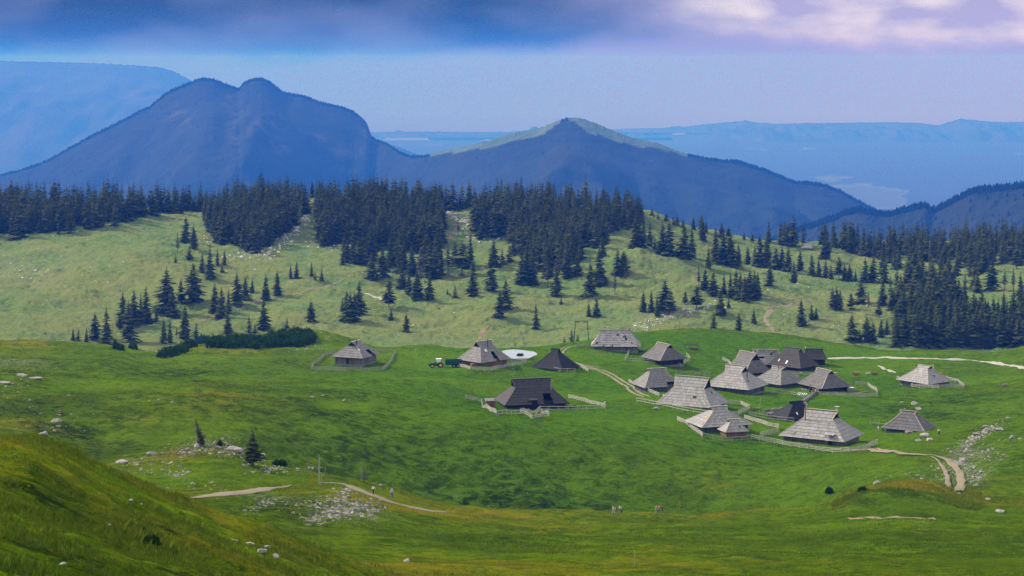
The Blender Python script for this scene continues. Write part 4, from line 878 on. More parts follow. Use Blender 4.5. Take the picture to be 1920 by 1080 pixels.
track("path", [(1075, 683), (1095, 685), (1125, 691)], 2.2, M['earth_path'], seed=16)
track("road", [(1546, 674), (1600, 671.5), (1650, 671), (1700, 672), (1760, 673), (1810, 675), (1850, 679), (1885, 684), (1920, 690), (1990, 704), (2080, 722), (2200, 745)], 3.4, M['road'], ragged=0.12, seed=7)
track("path", [(1646, 686), (1655, 691), (1668, 695), (1680, 700)], 2.4, M['road'], ragged=0.6, seed=8)
track("path", [(1590, 972), (1640, 971), (1690, 972), (1720, 973), (1755, 976)], 1.5, M['earth_path'], ragged=0.9, seed=9)
track("path", [(355, 608), (385, 600), (410, 591), (440, 580), (480, 566), (520, 556), (560, 550), (600, 540), (640, 526), (652, 521)], 2.2, M['path'], dmin=960, seed=10, ragged=0.6, step=1.5, lift=.15)
track("path", [(683, 550), (700, 556), (716, 561), (738, 563), (760, 563)], 4.0, M['road'], dmin=960, seed=11, ragged=0.6, step=1.5, lift=.15)
track("path", [(1462, 627), (1450, 616), (1438, 606), (1435, 596), (1442, 586), (1458, 576), (1485, 570), (1520, 566)], 2.4, M['path'], dmin=960, seed=12, ragged=0.6, step=1.5, lift=.15)
track("path", [(895, 640), (908, 620), (916, 612), (920, 608)], 2.4, M['earth_path'], dmin=960, seed=13, step=1.5, lift=.15)
track("path", [(866, 412), (856, 428), (843, 446), (835, 458)], 2.4, M['earth_path'], dmin=1100, seed=14, step=2, lift=.15)
track("path", [(1556, 843), (1590, 843), (1630, 844), (1665, 845)], 1.2, M['earth_path'], seed=15, ragged=0.8)
track("path", [(1500, 560), (1450, 560), (1440, 561)], 3.0, M['earth_path'], dmin=960, seed=17, ragged=0.9, step=2, lift=.15)

# pond
m, nt, b = newmat("pond_water", 0.12, 0.9); b.inputs["Base Color"].default_value = (0.48, 0.49, 0.51, 1)  # pale base puts the white cloud reflection into the water colour
bump(nt, b, noise(nt, objco(nt), 3.0, 3), 0.05, 0.05)
pb = MB(); n = 48
ring = [(PU * PD + 6.9 * math.cos(a) * (1 + 0.10 * math.sin(3 * a + 1) + 0.06 * math.sin(5 * a)), PD + 11.6 * math.sin(a) * (1 + 0.06 * math.sin(4 * a)), PZ - 0.12) for a in [2 * math.pi * k / n for k in range(n)]]
pb.face(ring); pond = pb.build("water", m); tag(pond, kind="structure")
pi_ = Vector((PU * PD + 1.0, PD - 3.2, PZ - 0.2)); V_, F_, T_ = shrub_arr(np.random.default_rng(1), 260, 0.9, 1.3, 0.5)
o = mesh_np("islet", V_, F_, M['shrub'], False, attrs={"tint": ('FACE', T_)}); o.location = pi_; tag(o, "tiny green islet in the white pond", "islet")

# ------------------------------------------------------------------ shepherds' huts
def hut(label, px, row, a, Ln, W, H, Lr, he=2.0, tg=0.74, roof='roof_light', wall='wall_grey', sag=0.03, cuts=(), seed=0, chim=None, sky=(), door=None, win=(), dormer=None, cap='board_new', n_override=None, inset=0.9, ragged=0.0, dz=0.0):
    p = place(px, row, dmin=380, dmax=800)
    rng = random.Random(seed * 13 + int(px))
    root = empty("shepherd_hut", (p.x, p.y, p.z + dz), math.radians(a)); tag(root, label, "hut", "shingled huts of the alpine village")
    xg = Lr / 2 - 0.25 - 0.10 * W * 0.3
    def ell(t): return (Ln / 2 + (xg - Ln / 2) * t / tg) if t < tg else (xg + (Lr / 2 - xg) * (t - tg) / (1 - tg))
    def yy(t): return W / 2 * (1 - t)
    def zz(t): return he + (H - he) * (t - sag * math.sin(math.pi * min(1, t / 0.9)) * 1.0)
    rise = H - he; slope = math.hypot(W / 2, rise); nc = n_override or max(4, round(slope / 1.0)); lift = 0.09
    rb = MB(); ub = MB()
    for side in (-1, 1):
        for c in range(nc):
            t0, t1 = c / nc, (c + 1) / nc
            x0, x1 = ell(t0 - (0.01 if c else 0.02)), ell(t1); np_ = max(3, int(2 * x0 / 0.4))
            for k in range(np_):
                u0 = -1 + 2 * k / np_; u1 = -1 + 2 * (k + 1) / np_; um = (u0 + u1) / 2
                if side == -1 and any(ca <= um * x0 <= cb and ta <= t0 < tb for ca, cb, ta, tb in cuts): continue
                if ragged and rng.random() < ragged: continue
                tt0 = t0 - 0.018 - rng.uniform(0, 0.012) ; j = rng.uniform(0, 0.035) + (0.12 if ragged and rng.random() < 0.2 else 0)
                ny, nz_ = side * rise / slope, (W / 2) / slope
                def P(u, t, x, l): return (u * x, side * yy(t) + ny * l, zz(t) + nz_ * l)
                A, B_, C_, D_ = P(u0, tt0, x0, lift + j), P(u1, tt0, x0, lift + j), P(u1, t1, x1, 0.015 + j * .3), P(u0, t1, x1, 0.015 + j * .3)
                ti = min(1, max(0, rng.gauss(0.5, 0.2)))
                q = [A, B_, C_, D_] if side == -1 else [B_, A, D_, C_]
                rb.face(q, ti)
                A2, B2 = P(u0, tt0, x0, -0.01), P(u1, tt0, x0, -0.01)
                rb.face([A2, B2, B_, A] if side == -1 else [B2, A2, A, B_], ti * 0.3)
                ub.face([P(u0, t0, x0, -0.06), P(u0, t1, x1, -0.06), P(u1, t1, x1, -0.06), P(u1, t0, x0, -0.06)], 0.1)
                ub.face([P(u0, t0, x0, -0.02), P(u1, t0, x0, -0.02), P(u1, t1, x1, -0.02), P(u0, t1, x1, -0.02)], 0.1)
    nh = max(2, round(nc * tg))
    for end in (-1, 1):
        for c in range(nh):
            t0, t1 = tg * c / nh, tg * (c + 1) / nh; w0, w1 = yy(t0) + 0.05, yy(t1); np_ = max(3, int(2 * w0 / 0.4))
            for k in range(np_):
                u0 = -1 + 2 * k / np_; u1 = -1 + 2 * (k + 1) / np_; tt0 = t0 - 0.018 - rng.uniform(0, 0.012); j = rng.uniform(0, 0.035)
                if ragged and rng.random() < ragged: continue
                run = Ln / 2 - xg; hs = math.hypot(run, rise * tg); nx, nz_ = end * rise * tg / hs, run / hs
                def P(u, t, w, l): return (end * ell(t) + nx * l, u * w, zz(t) + nz_ * l)
                A, B_, C_, D_ = P(u0, tt0, w0, lift + j), P(u1, tt0, w0, lift + j), P(u1, t1, w1, 0.015), P(u0, t1, w1, 0.015)
                ti = min(1, max(0, rng.gauss(0.5, 0.2)))
                q = [A, B_, C_, D_] if end == 1 else [B_, A, D_, C_]
                rb.face(q, ti); A2, B2 = P(u0, tt0, w0, -0.01), P(u1, tt0, w0, -0.01)
                rb.face([A2, B2, B_, A] if end == 1 else [B2, A2, A, B_], ti * 0.3)
                ub.face([P(u0, t0, w0, -0.05), P(u1, t0, w0, -0.05), P(u1, t1, w1, -0.05), P(u0, t1, w1, -0.05)], 0.1)
        # boarded gablet, set back under the verge
        xs = end * (xg - 0.35); zb = zz(tg) + 0.02
        ub.face([(xs, -yy(tg), zb), (xs, yy(tg), zb), (xs, 0, H - 0.15)], 0.1)
    roof_o = rb.build("roof", M[roof], root); ub.build("roof_lining", M['wall_dark'], roof_o)
    cb = MB(); cb.bar((-Lr / 2 - 0.1, -0.12, H + 0.12), (Lr / 2 + 0.1, -0.12, H + 0.12), 0.34, 0.06, 0.6); cb.bar((-Lr / 2 - 0.05, 0.14, H + 0.09), (Lr / 2 + 0.05, 0.14, H + 0.09), 0.34, 0.06, 0.4)
    for end in (-1, 1):
        for side in (-1, 1):
            prev = None
            for q in range(6):
                t = tg * q / 5; pt = (end * ell(t), side * yy(t), zz(t) + 0.14)
                if prev: cb.bar(prev, pt, 0.16, 0.05)
                prev = pt
            cb.bar((end * xg, side * yy(tg), zz(tg) + 0.14), (end * (Lr / 2 + 0.05), 0, H + 0.1), 0.2, 0.06)
    cb.build("ridge_board", M[cap] if cap in M else M['board_new'], roof_o)
    wx, wy = Ln / 2 - inset, W / 2 - inset
    wb = MB(); wb.box((0, 0, (he + 0.35 - 0.3) / 2), (2 * wx, 2 * wy, he + 0.35 + 0.3)); walls = wb.build("wall", M[wall], root)
    fb = MB(); fb.box((0, 0, -0.9), (2 * wx + 0.3, 2 * wy + 0.3, 1.9)); fb.build("foundation", M['stone_wall'], root)
    if door:
        s, x = door; db = MB(); q = (x, s * (wy + 0.03), 0.95) if abs(s) == 1 else ((s / 2) * (wx + 0.03), x, 0.95)
        db.box(q, (0.95, 0.08, 1.85) if abs(s) == 1 else (0.08, 0.95, 1.85)); d = db.build("door", M['wall_dark'], root)
    for s, x in win:
        q = (x, s * (wy + 0.03), 1.25) if abs(s) == 1 else ((s / 2) * (wx + 0.03), x, 1.25); big = abs(s) == 1
        wbm = MB(); wbm.box(q, (0.8, 0.08, 0.75) if big else (0.08, 0.8, 0.75)); w_ = wbm.build("window", M['fence_old'], root)
        gbm = MB(); gbm.box((q[0], q[1] + s * 0.045, q[2]) if big else (q[0] + s / 2 * 0.045, q[1], q[2]), (0.6, 0.02, 0.55) if big else (0.02, 0.6, 0.55)); gbm.build("pane", M['dark_glass'], w_)
    def onroof(x, t, side=-1):
        ny, nz_ = side * rise / slope, (W / 2) / slope
        return Vector((x, side * yy(t), zz(t))), Vector((0, ny, nz_)), Vector((0, -side * (W / 2) / slope, rise / slope))
    for item in sky:
        x, t, side, w, h = item[:5]
        if abs(side) == 1: c0, nn, up = onroof(x, t, side); xx = Vector((1, 0, 0))
        else:
            e = side / 2; run = Ln / 2 - xg; hs = math.hypot(run, rise * tg); c0 = Vector((e * ell(t), x, zz(t))); nn = Vector((e * rise * tg / hs, 0, run / hs)); up = Vector((-e * run / hs, 0, rise * tg / hs)); xx = Vector((0, e, 0))
        R = Matrix((xx, up, nn)).transposed(); sb = MB(); sb.box(c0 + nn * 0.14, (w, h, 0.12), R); sb.build("skylight", M[item[5]] if len(item) > 5 else M['glass'], roof_o)
    if chim:
        for (x, t, side, h, r, mt_, capd) in chim:
            c0, nn, up = onroof(x, t, side); c = MB(); c.tube([c0 - Vector((0, 0, 0.3)), c0 + Vector((0, 0, h))], r, 8)
            ch = c.build("chimney", M[mt_], roof_o)
            if capd: c2 = MB(); c2.box(c0 + Vector((0, 0, h + 0.12)), (r * 4, r * 4, 0.08)); c2.box(c0 + Vector((0, 0, h + 0.03)), (r * 1.4, r * 1.4, 0.16)); c2.build("chimney_cap", M['metal'], ch)
    if dormer:
        for (x, t, w, dp) in dormer:
            c0, nn, up = onroof(x, t, -1); R = Matrix.Rotation(math.radians(12), 3, 'X'); c = MB()
            for k in range(int(w / 0.4)):
                c.box(c0 + Vector((-w / 2 + 0.2 + 0.4 * k, -dp / 2 + 0.1, 0.32 + 0.01 * (k % 2))), (0.39, dp, 0.09), R, rng.random())
            dm = c.build("porch_roof", M[roof], root)
            c = MB(); c.box(c0 + Vector((-w / 2 + 0.15, -dp * 0.45, -0.45)), (0.1, 0.1, 1.3)); c.box(c0 + Vector((w / 2 - 0.15, -dp * 0.45, -0.45)), (0.1, 0.1, 1.3)); c.box(c0 + Vector((0, 0.2, -0.3)), (w - 0.5, 0.1, 1.2)); c.build("porch_post", M['wall_dark'], root)
    return root
pipe = lambda x, t, side=-1, h=1.2, r=0.12, m_='black_metal', c=False: (x, t, side, h, r, m_, c)
hut("large front hut with pale silvery roof and a tall rusty stove pipe", 1540, 827, -31, 17.0, 13.2, 7.7, 8.6, 1.7, 0.72, chim=[pipe(-3.2, .62, -1, 4.2, .13, 'rust', True), (3.9, .93, 1, 1.4, .28, 'metal', True)], sky=[(-5.0, .14, -1, .8, .9, 'fence_old')], dormer=[(4.6, .20, 2.6, 1.4)], door=(-1, 4.6), sag=.035, seed=1)
hut("pitch black tent-like hut half hidden behind the large front hut", 1493, 787, 22, 11.5, 9.5, 5.1, 4.0, .9, .85, 'roof_black', 'wall_dark', cap='roof_black', sky=[(-1.6, .35, -1, .35, .9)], chim=[pipe(2.0, .55, -1, 1.3, .14, 'metal', True)], seed=2)
hut("pale hut whose left hip is nearly white, lowest of the village", 1347, 806, 20, 14.0, 10.5, 5.9, 4.8, 1.9, .8, 'roof_light', 'wall_green', win=[(-1, -0.8)], sky=[(-1.6, .45, -2, .6, .6, 'yellow'), (2.4, .28, -1, .3, .7, 'wall_dark')], seed=3)
hut("tiny pale shed tucked against the lowest hut of the village", 1375, 818, 17, 6.3, 4.9, 4.2, 2.9, 1.5, .8, 'roof_light', 'wall_brown', inset=.5, sky=[(1.0, .4, -1, .25, .6, 'wall_dark')], seed=4)
hut("long white-grey roof reaching almost to the grass, in the village front", 1298, 759, -29, 16.8, 12.8, 8.0, 10.4, .8, .62, 'roof_light', 'wall_grey', sag=.035, sky=[(2.6, .33, -1, .9, .5, 'wall_dark'), (0.6, .45, 2, .3, .7, 'wall_dark')], seed=5)
hut("grey hut with a dark open porch, left edge of the main cluster", 1231, 732, 20, 12.6, 10.4, 6.8, 6.4, 1.9, .84, 'roof_mid', 'wall_green', cuts=[(1.6, 4.6, 0, .22)], seed=6)
hut("biggest pale hut in the middle, green-grey boards under its right hip", 1380, 733, -34, 16.0, 13.8, 8.2, 7.0, 2.0, .70, 'roof_light', 'wall_green', win=[(2, 1.5), (2, -2)], chim=[(5.6, .55, -1, 2.5, .12, 'black_metal', False)], sky=[(-2.6, .34, 2, .4, 1.2, 'wall_dark')], door=(2, 4), seed=7)
hut("steep dark gable with one pale slope behind the biggest pale hut", 1403, 700, -62, 11.5, 11.0, 7.3, 9.6, 1.0, .66, 'roof_grey', 'wall_dark', seed=8, chim=[(2.5, .65, 1, 3.0, .14, 'metal', True)], sag=.03)
hut("wide flat-ridged grey hut behind the steep dark gable", 1436, 687, -3, 14.2, 9.6, 5.9, 9.4, 1.4, .88, 'roof_mid', 'wall_green', chim=[pipe(1.8, .68, -1, .7, .35, 'black_metal'), pipe(2.8, .8, -1, .7, .3, 'rust')], cuts=[(-3.2, -1.0, 0.3, .5)], seed=9)
hut("grey hut with a broad right hip, between the biggest hut and the bench rack", 1460, 722, -50, 12.8, 12.4, 6.0, 5.4, 1.4, .82, 'roof_mid', 'wall_green', seed=10, chim=[pipe(0.5, .9, -1, .8, .12)])
hut("dark brown hut with two bright roof windows at the back of the village", 1487, 692, -42, 13.8, 11.6, 7.4, 6.8, 1.6, .84, 'roof_dark', 'wall_dark', sky=[(0.4, .24, -1, .6, 1.4), (-3.0, .3, -1, .35, 1.1)], cap='roof_grey', seed=11)
hut("small black-brown hut beside the end of the white road", 1526, 683, -2, 8.4, 6.6, 5.4, 6.6, 2.2, .9, 'roof_dark', 'wall_dark', chim=[(-3.0, .97, -1, .8, .13, 'white', True)], cap='roof_black', inset=.6, seed=12)
hut("brown-grey hut with a dark hip facing the corral", 1546, 730, -62, 12.8, 11.8, 6.4, 7.6, 1.5, .80, 'roof_grey', 'wall_dark', sag=.03, seed=13)
hut("lone grey-white hut at the right below the white road", 1734, 721, -52, 13.4, 12.6, 6.3, 5.4, 1.5, .84, 'roof_light', 'wall_grey', sky=[(-0.6, .42, 2, .5, .6, 'wall_dark')], sag=.035, chim=[(2.0, .72, 1, 1.5, .1, 'white', True)], seed=14)
hut("low weathered hut in the dip at the right of the village", 1704, 807, -30, 11.4, 9.4, 5.0, 4.6, .9, .86, 'roof_grey', 'wall_green', sag=.035, chim=[(-1.2, .95, 1, .7, .25, 'rock', False)], seed=15)
hut("big dark hut standing alone in the middle of the green field", 996, 763, 14, 18.6, 12.8, 8.1, 11.6, 1.9, .68, 'roof_dark', 'wall_dark', cuts=[(2.3, 5.0, 0, .42), (-1.4, 0.0, 0, .16)], chim=[(5.1, .55, -1, 2.2, .2, 'rock', False)], dormer=[(-0.9, .17, 2.6, 1.4)], cap='roof_grey', door=(-1, -0.7), sag=.035, seed=16)
hut("brownish hut inside its own square fence at the left", 667, 679, 66, 12.2, 11.6, 7.0, 6.0, 2.4, .74, 'roof_mid', 'wall_grey', sag=.02, chim=[pipe(-1.5, .8, -1, 1.6, .13)], sky=[(-3.2, .5, -1, .6, .9)], cuts=[(0.4, 2.8, 0, .38)], door=(-2, 0.2), seed=17)
hut("grey hut by the white pond with the green trailer at its side", 907, 684, 44, 13.8, 11.6, 7.9, 7.2, 2.0, .74, 'roof_mid', 'wall_brown', chim=[pipe(0.2, .70, -1, 2.6, .13)], sky=[(-1.6, .55, -1, .8, 1.0)], cuts=[(0.0, 1.7, 0, .4)], door=(-2, -2.2), sag=.03, seed=18)
hut("jet black tent-shaped hut beside the village track", 1042, 690, -34, 12.2, 10.6, 6.4, 3.4, .5, .86, 'roof_black', 'wall_dark', cap='roof_black', seed=19)
hut("old hut with worn patchy white shingles at the back edge", 1155, 654, -4, 17.4, 10.8, 6.6, 11.8, 1.6, .88, 'roof_light', 'wall_grey', ragged=.035, cap='fence_old', sky=[(0.6, .72, -1, .7, .7, 'wall_dark'), (2.8, .6, -1, .8, .6, 'wall_dark')], seed=20)
hut("dark gabled hut inside a rail fence, below the green frame", 1245, 681, -60, 11.6, 11.4, 6.9, 8.0, 2.0, .76, 'roof_grey', 'wall_dark', sag=.0, chim=[pipe(1.5, .85, 1, 1.3, .12)], seed=21)
# distant huts among the spruces
def far_hut(label, px, row, wpx, hpx, a):
    p = place(px, row, dmin=1200, dmax=1500); k = p.y / F; W = wpx * k; H = hpx * k
    root = empty("shepherd_hut", p, math.radians(a)); tag(root, label, "hut", "shingled huts of the alpine village")
    r = MB(); e = H * 0.25; x, y = W / 2, W * 0.36; g = W * 0.2
    r.face([(-x, -y, e), (x, -y, e), (g, 0, H), (-g, 0, H)], .8); r.face([(x, y, e), (-x, y, e), (-g, 0, H), (g, 0, H)], .8); r.face([(x, -y, e), (x, y, e), (g, 0, H)], .7); r.face([(-x, y, e), (-x, -y, e), (-g, 0, H)], .9)
    r.build("roof", M['roof_light'], root); w = MB(); w.box((0, 0, e / 2 - .5), (W * .84, W * .6, e + 1)); w.build("wall", M['wall_grey'], root)
far_hut("far pale hut on the crest, left of the distant spruces", 1514, 467, 22, 9, -20); far_hut("second far hut, just behind the left far pale one", 1522, 463, 10, 7, 60)
far_hut("tiny far hut glimpsed between spruces on the crest", 1612, 461, 10, 8, 30); far_hut("far pinkish hut in the gap of the crest wood", 1662, 462, 24, 12, 10)

# ------------------------------------------------------------------ fences
postm = {}
def fence(label, pts, rails=3, sp=2.6, h=1.15, mat='fence', gaps=()):
    P = [place(a, b, dmin=380, dmax=800) for a, b in pts]
    org = P[0]; root = empty("rail_fence", org); tag(root, label, "fence", "rail fences round the huts")
    if mat not in postm:
        m_ = MB(); m_.tube([(0, 0, -.6), (0, 0, 0.6), (0.02, 0, 1.32)], [.085, .08, .06], 6); postm[mat] = m_.data("fence_post", M[mat])
    Q = []
    for i in range(len(P) - 1):
        d = math.dist(P[i][:2], P[i + 1][:2]); n = max(1, round(d / sp))
        for k in range(n): t = k / n; Q.append((P[i].x + (P[i + 1].x - P[i].x) * t, P[i].y + (P[i + 1].y - P[i].y) * t))
    Q.append((P[-1].x, P[-1].y)); Z = [float(np.mean([gz(x + a_, y + b_) for a_ in (-1.2, 0, 1.2) for b_ in (-1.5, 0, 1.5)])) for x, y in Q]; rng = random.Random(int(pts[0][0]))
    for (x, y), z in zip(Q, Z):
        o = bpy.data.objects.new("fence_post", postm[mat]); COL.objects.link(o); o.parent = root; o.location = (x - org.x, y - org.y, z - org.z); o.rotation_euler = (rng.gauss(0, .05), rng.gauss(0, .05), rng.random() * 3)
    for r in range(rails):
        b = MB(); hh = h * (0.38 + 0.62 * r / max(1, rails - 1)) if rails > 1 else h
        for i in range(len(Q) - 1):
            a_ = (Q[i][0] - org.x, Q[i][1] - org.y, Z[i] - org.z + hh + rng.gauss(0, .04)); c_ = (Q[i + 1][0] - org.x, Q[i + 1][1] - org.y, Z[i + 1] - org.z + hh + rng.gauss(0, .04))
            a_ = Vector(a_); c_ = Vector(c_); d = (c_ - a_).normalized() * 0.18
            s = 0.06 if i % 2 else -0.06; b.bar(a_ - d + Vector((0, s, 0)), c_ + d + Vector((0, s, 0)), .08, .17)
        b.build("rail", M[mat], root)
    return root
fence("square yard fence around the brownish hut at the left", [(583, 695), (588, 684), (608, 669), (640, 663), (700, 661), (742, 662), (736, 676), (716, 695), (650, 695), (583, 695)], mat='fence_old')
fence("curving pale fence in front of the hut by the pond", [(858, 688), (882, 694), (920, 696), (950, 689), (987, 681)])
fence("short back fence right of the hut by the pond", [(952, 680), (987, 678)], mat='fence_old')
fence("fence along the foot of the jet black hut", [(1010, 688), (1030, 694), (1050, 698), (1078, 698)], rails=2)
fence("slanting fence between the jet black hut and the track", [(1076, 685), (1090, 690), (1103, 698)])
fence("pale zigzag fence left of the big dark hut", [(873, 748), (903, 756), (912, 766), (931, 779)])
fence("front fence of the big dark hut", [(934, 780), (975, 777), (1012, 770), (1065, 770), (1100, 769), (1135, 768)], rails=2, mat='fence')
fence("fence behind the yard right of the big dark hut", [(1066, 748), (1098, 755), (1135, 766)])
fence("little garden pen in front of the big dark hut", [(976, 775), (998, 786), (1030, 781), (1014, 771)], rails=2, h=.8)
fence("short fence left of the old hut with worn shingles", [(1083, 652), (1108, 652)], mat='fence_old')
fence("low rail fence round the dark gabled hut", [(1181, 658), (1172, 677), (1215, 681), (1262, 686), (1276, 688), (1294, 674), (1287, 668)], rails=2)
fence("fence slanting down left of the grey hut with the open porch", [(1179, 718), (1208, 733), (1236, 744)])
fence("fence running along the eaves of the long white-grey roof", [(1194, 754), (1233, 760), (1290, 772), (1345, 782)], rails=2)
fence("angular fence at the right end of the long white-grey roof", [(1352, 757), (1388, 759), (1406, 767), (1384, 779), (1368, 780)])
fence("fence down the left side of the lowest hut", [(1270, 789), (1297, 806), (1317, 821)])
fence("thin fence below the lowest hut and its tiny shed", [(1318, 821), (1355, 829), (1408, 826)], rails=2, mat='fence_old')
fence("long front fence of the large front hut", [(1410, 824), (1452, 832), (1530, 846), (1592, 848), (1628, 843), (1645, 833)])
fence("paired fence between the lowest hut and the large front hut", [(1396, 786), (1418, 793), (1440, 800), (1460, 804), (1458, 812), (1425, 821)])
fence("dark fence in front of the pitch black hut", [(1405, 779), (1430, 785), (1488, 792)], mat='fence_old', rails=2)
fence("weathered fence on the meadow behind the long roof", [(1268, 701), (1300, 703), (1332, 706)], mat='fence_old', rails=2)
fence("fence on the grass below the biggest hut", [(1440, 737), (1480, 740), (1518, 748)], mat='fence_old', rails=2)
fence("fence before the dark brown hut with two roof windows", [(1472, 700), (1500, 703), (1535, 706)], mat='fence_old')
fence("short fence at the left eaves of the brown-grey hut", [(1504, 722), (1520, 731), (1535, 738)], rails=2)
fence("corral fence right of the brown-grey hut", [(1537, 742), (1585, 744), (1620, 745), (1645, 744), (1644, 735), (1627, 724), (1605, 722)])
fence("fence along the lone hut at the right", [(1682, 712), (1712, 727), (1760, 729), (1808, 728), (1797, 719), (1775, 712)])
fence("broken white fence left of the low weathered hut", [(1632, 796), (1662, 799)], rails=1, h=.7)
fence("dry rail fence with stacked rails at the back of the steep dark gable", [(1355, 676), (1366, 681), (1372, 688)], mat='fence')

# dry stone wall
def stone_wall(label, pts, h, w):
    C_ = world_line(pts, 380, 0.45); rng = np.random.default_rng(9); VS = []; FS = []; TS = []; off = 0
    for x, y in C_:
        z = float(gz(x, y))
        for lv in range(max(1, int(h / 0.35))):
            for _ in range(3):
                V_, F_ = rock_arr(rng, ICO1); r = rng.uniform(.18, .3)
                VS.append(V_ * r + np.array([x + rng.normal(0, w / 4), y + rng.normal(0, w / 4), z + .12 + lv * .33 + rng.normal(0, .05)])); FS.append(F_ + off); TS.append(np.full(len(F_), rng.random())); off += len(V_)
    o = mesh_np("stone_wall", np.concatenate(VS), np.concatenate(FS), M['stone_wall'], False, attrs={"tint": ('FACE', np.concatenate(TS))}); tag(o, label, "stone wall")
stone_wall("curving dry stone wall climbing to the brown-grey hut", [(1434, 774), (1460, 771), (1485, 766), (1505, 756), (1520, 746), (1528, 738), (1526, 732)], 1.1, .9)
stone_wall("stub of stone wall left of the big pale front fences", [(1412, 768), (1424, 768)], .8, .8)

# ------------------------------------------------------------------ tractor and trailer
def wheel(root, c, r, w, rim='yellow', nm="wheel"):
    b = MB(); b.cyl(c, (0, 1, 0), r, w, 20)
    for k in range(18):
        a = k * 2 * math.pi / 18; b.box((c[0] + r * math.cos(a), c[1], c[2] + r * math.sin(a)), (.07, w * .95, .07), Matrix.Rotation(-a, 3, 'Y'))
    t = b.build(nm, M['tyre'], root); h = MB(); h.cyl(c, (0, 1, 0), r * .55, w + .06, 16); h.build("rim", M[rim], t)
pT = place(820, 689, dmin=400); rt = empty("tractor", pT, math.radians(8)); tag(rt, "green tractor with yellow wheels and white cab roof on the meadow", "tractor")
b = MB()   # faces -x
hood = [(-2.5, -.42, .95), (-2.5, .42, .95), (-.3, .48, 1.0), (-.3, -.48, 1.0), (-2.5, -.34, 1.55), (-2.5, .34, 1.55), (-.3, .42, 1.85), (-.3, -.42, 1.85)]
for q in ((0, 1, 2, 3), (4, 7, 6, 5), (0, 4, 5, 1), (3, 2, 6, 7), (0, 3, 7, 4), (1, 5, 6, 2)): b.face([hood[i] for i in q])
b.box((-1.0, 0, .75), (3.0, .6, .5)); b.build("body", M['tractor_green'], rt)
b = MB(); b.box((.45, 0, 1.05), (1.5, 1.3, .5)); 
for x in (-.28, 1.15):
    for y in (-.68, .68): b.bar((x, y, 1.2), (x + (.08 if x < 0 else -.05), y * .92, 2.75), .08, .08)
cabf = b.build("cab", M['tractor_green'], rt)
b = MB(); b.box((.45, 0, 2.05), (1.38, 1.24, 1.3)); b.build("cab_glass", M['glass'], cabf)
b = MB(); b.box((.45, 0, 2.82), (1.75, 1.55, .16)); b.build("cab_roof", M['white'], cabf)
for y in (-.95, .95):
    b = MB(); b.box((.9, y, 1.75), (1.3, .5, .08)); b.box((.2, y, 1.5), (.08, .5, .55)); b.build("fender", M['tractor_green'], rt)
    wheel(rt, (.95, y, .9), .9, .5); wheel(rt, (-1.75, y * .9, .66), .66, .4)
b = MB(); b.tube([(-.6, -.5, 1.6), (-.6, -.5, 2.7)], .05); b.build("exhaust_pipe", M['black_metal'], rt)
b = MB(); b.box((-2.75, 0, .9), (.4, .7, .5)); b.build("front_weight", M['black_metal'], rt)
pT2 = place(846, 687, dmin=400); r2 = empty("trailer", (pT.x + 5.0, pT.y + 1.6, float(gz(pT.x + 5.0, pT.y + 1.6))), math.radians(8)); tag(r2, "dark green tipping trailer hitched behind the tractor", "trailer")
b = MB(); lo = [(-2.5, -1.05, 1.05), (2.6, -1.05, 1.05), (2.6, 1.05, 1.05), (-2.5, 1.05, 1.05)]; hi = [(-2.6, -1.2, 2.45), (2.9, -1.2, 2.45), (2.9, 1.2, 2.45), (-2.6, 1.2, 2.45)]
b.face(lo[::-1]); 
for i in range(4): b.face([lo[i], lo[(i + 1) % 4], hi[(i + 1) % 4], hi[i]]); b.bar(hi[i], hi[(i + 1) % 4], .12, .12)
b.build("tub", M['trailer_green'], r2)
for k in range(7): 
    x = -2.3 + k * .8; b = MB(); b.bar((x, -1.09, 1.05), (x, -1.25, 2.45), .1, .08); b.bar((x, 1.09, 1.05), (x, 1.25, 2.45), .1, .08); b.build("side_rib", M['trailer_green'], r2)
b = MB(); b.box((0, 0, .9), (5.0, .9, .2)); b.bar((-2.5, 0, .85), (-4.0, 0, .7), .15, .15); b.build("chassis", M['black_metal'], r2)
for x in (.3, 1.5):
    for y in (-.95, .95): wheel(r2, (x, y, .5), .5, .35, 'metal')

# ------------------------------------------------------------------ ski lift, frames, posts
def lift(label, px, row, hpx, wpx, dmin=690):
    p = place(px, row, dmin=dmin, dmax=830); k = p.y / F; h, w = hpx * k, wpx * k
    r = empty("ski_lift_pylon", p, math.radians(6)); tag(r, label, "ski lift pylon")
    for s in (-1, 1): b = MB(); b.tube([(s * w * .5, 0, -1.5), (s * w * .37, 0, h)], [.2, .14], 8); b.build("leg", M['green_metal'], r)
    b = MB(); b.bar((-w * .44, 0, h), (w * .44, 0, h), .22, .28); b.build("crossbeam", M['green_metal'], r)
    for s in (-1, 1):
        b = MB(); b.bar((s * w * .22 - .5, 0, h - .35), (s * w * .22 + .5, 0, h - .35), .1, .14); b.bar((s * w * .22, 0, h - .3), (s * w * .22, 0, h), .1, .1)
        for q in (-.4, 0, .4): b.cyl((s * w * .22 + q, 0, h - .5), (0, 1, 0), .15, .12, 10)
        b.build("sheave", M['rust'], r)
    b = MB(); b.bar((-.15, .1, h + .02), (.15, .1, h + .4), .1, .1); b.build("bracket", M['rust'], r)
    return r
lift("tall green ski lift pylon left of the old worn hut", 1090, 642, 40, 30)
def liftp(label, px, row, hpx): 
    p = place(px, row, dmin=690, dmax=830); k = p.y / F; h = hpx * k; r = empty("lift_post", p); tag(r, label, "lift post")
    b = MB(); b.tube([(0, 0, -1), (0, 0, h)], .06, 6); b.build("post", M['green_metal'], r); b = MB(); b.box((.5, 0, h * .35), (.35, .3, .8)); b.bar((0, 0, h * .5), (1.2, 0, h * .45), .05, .05); b.build("hanger", M['rust'], r)
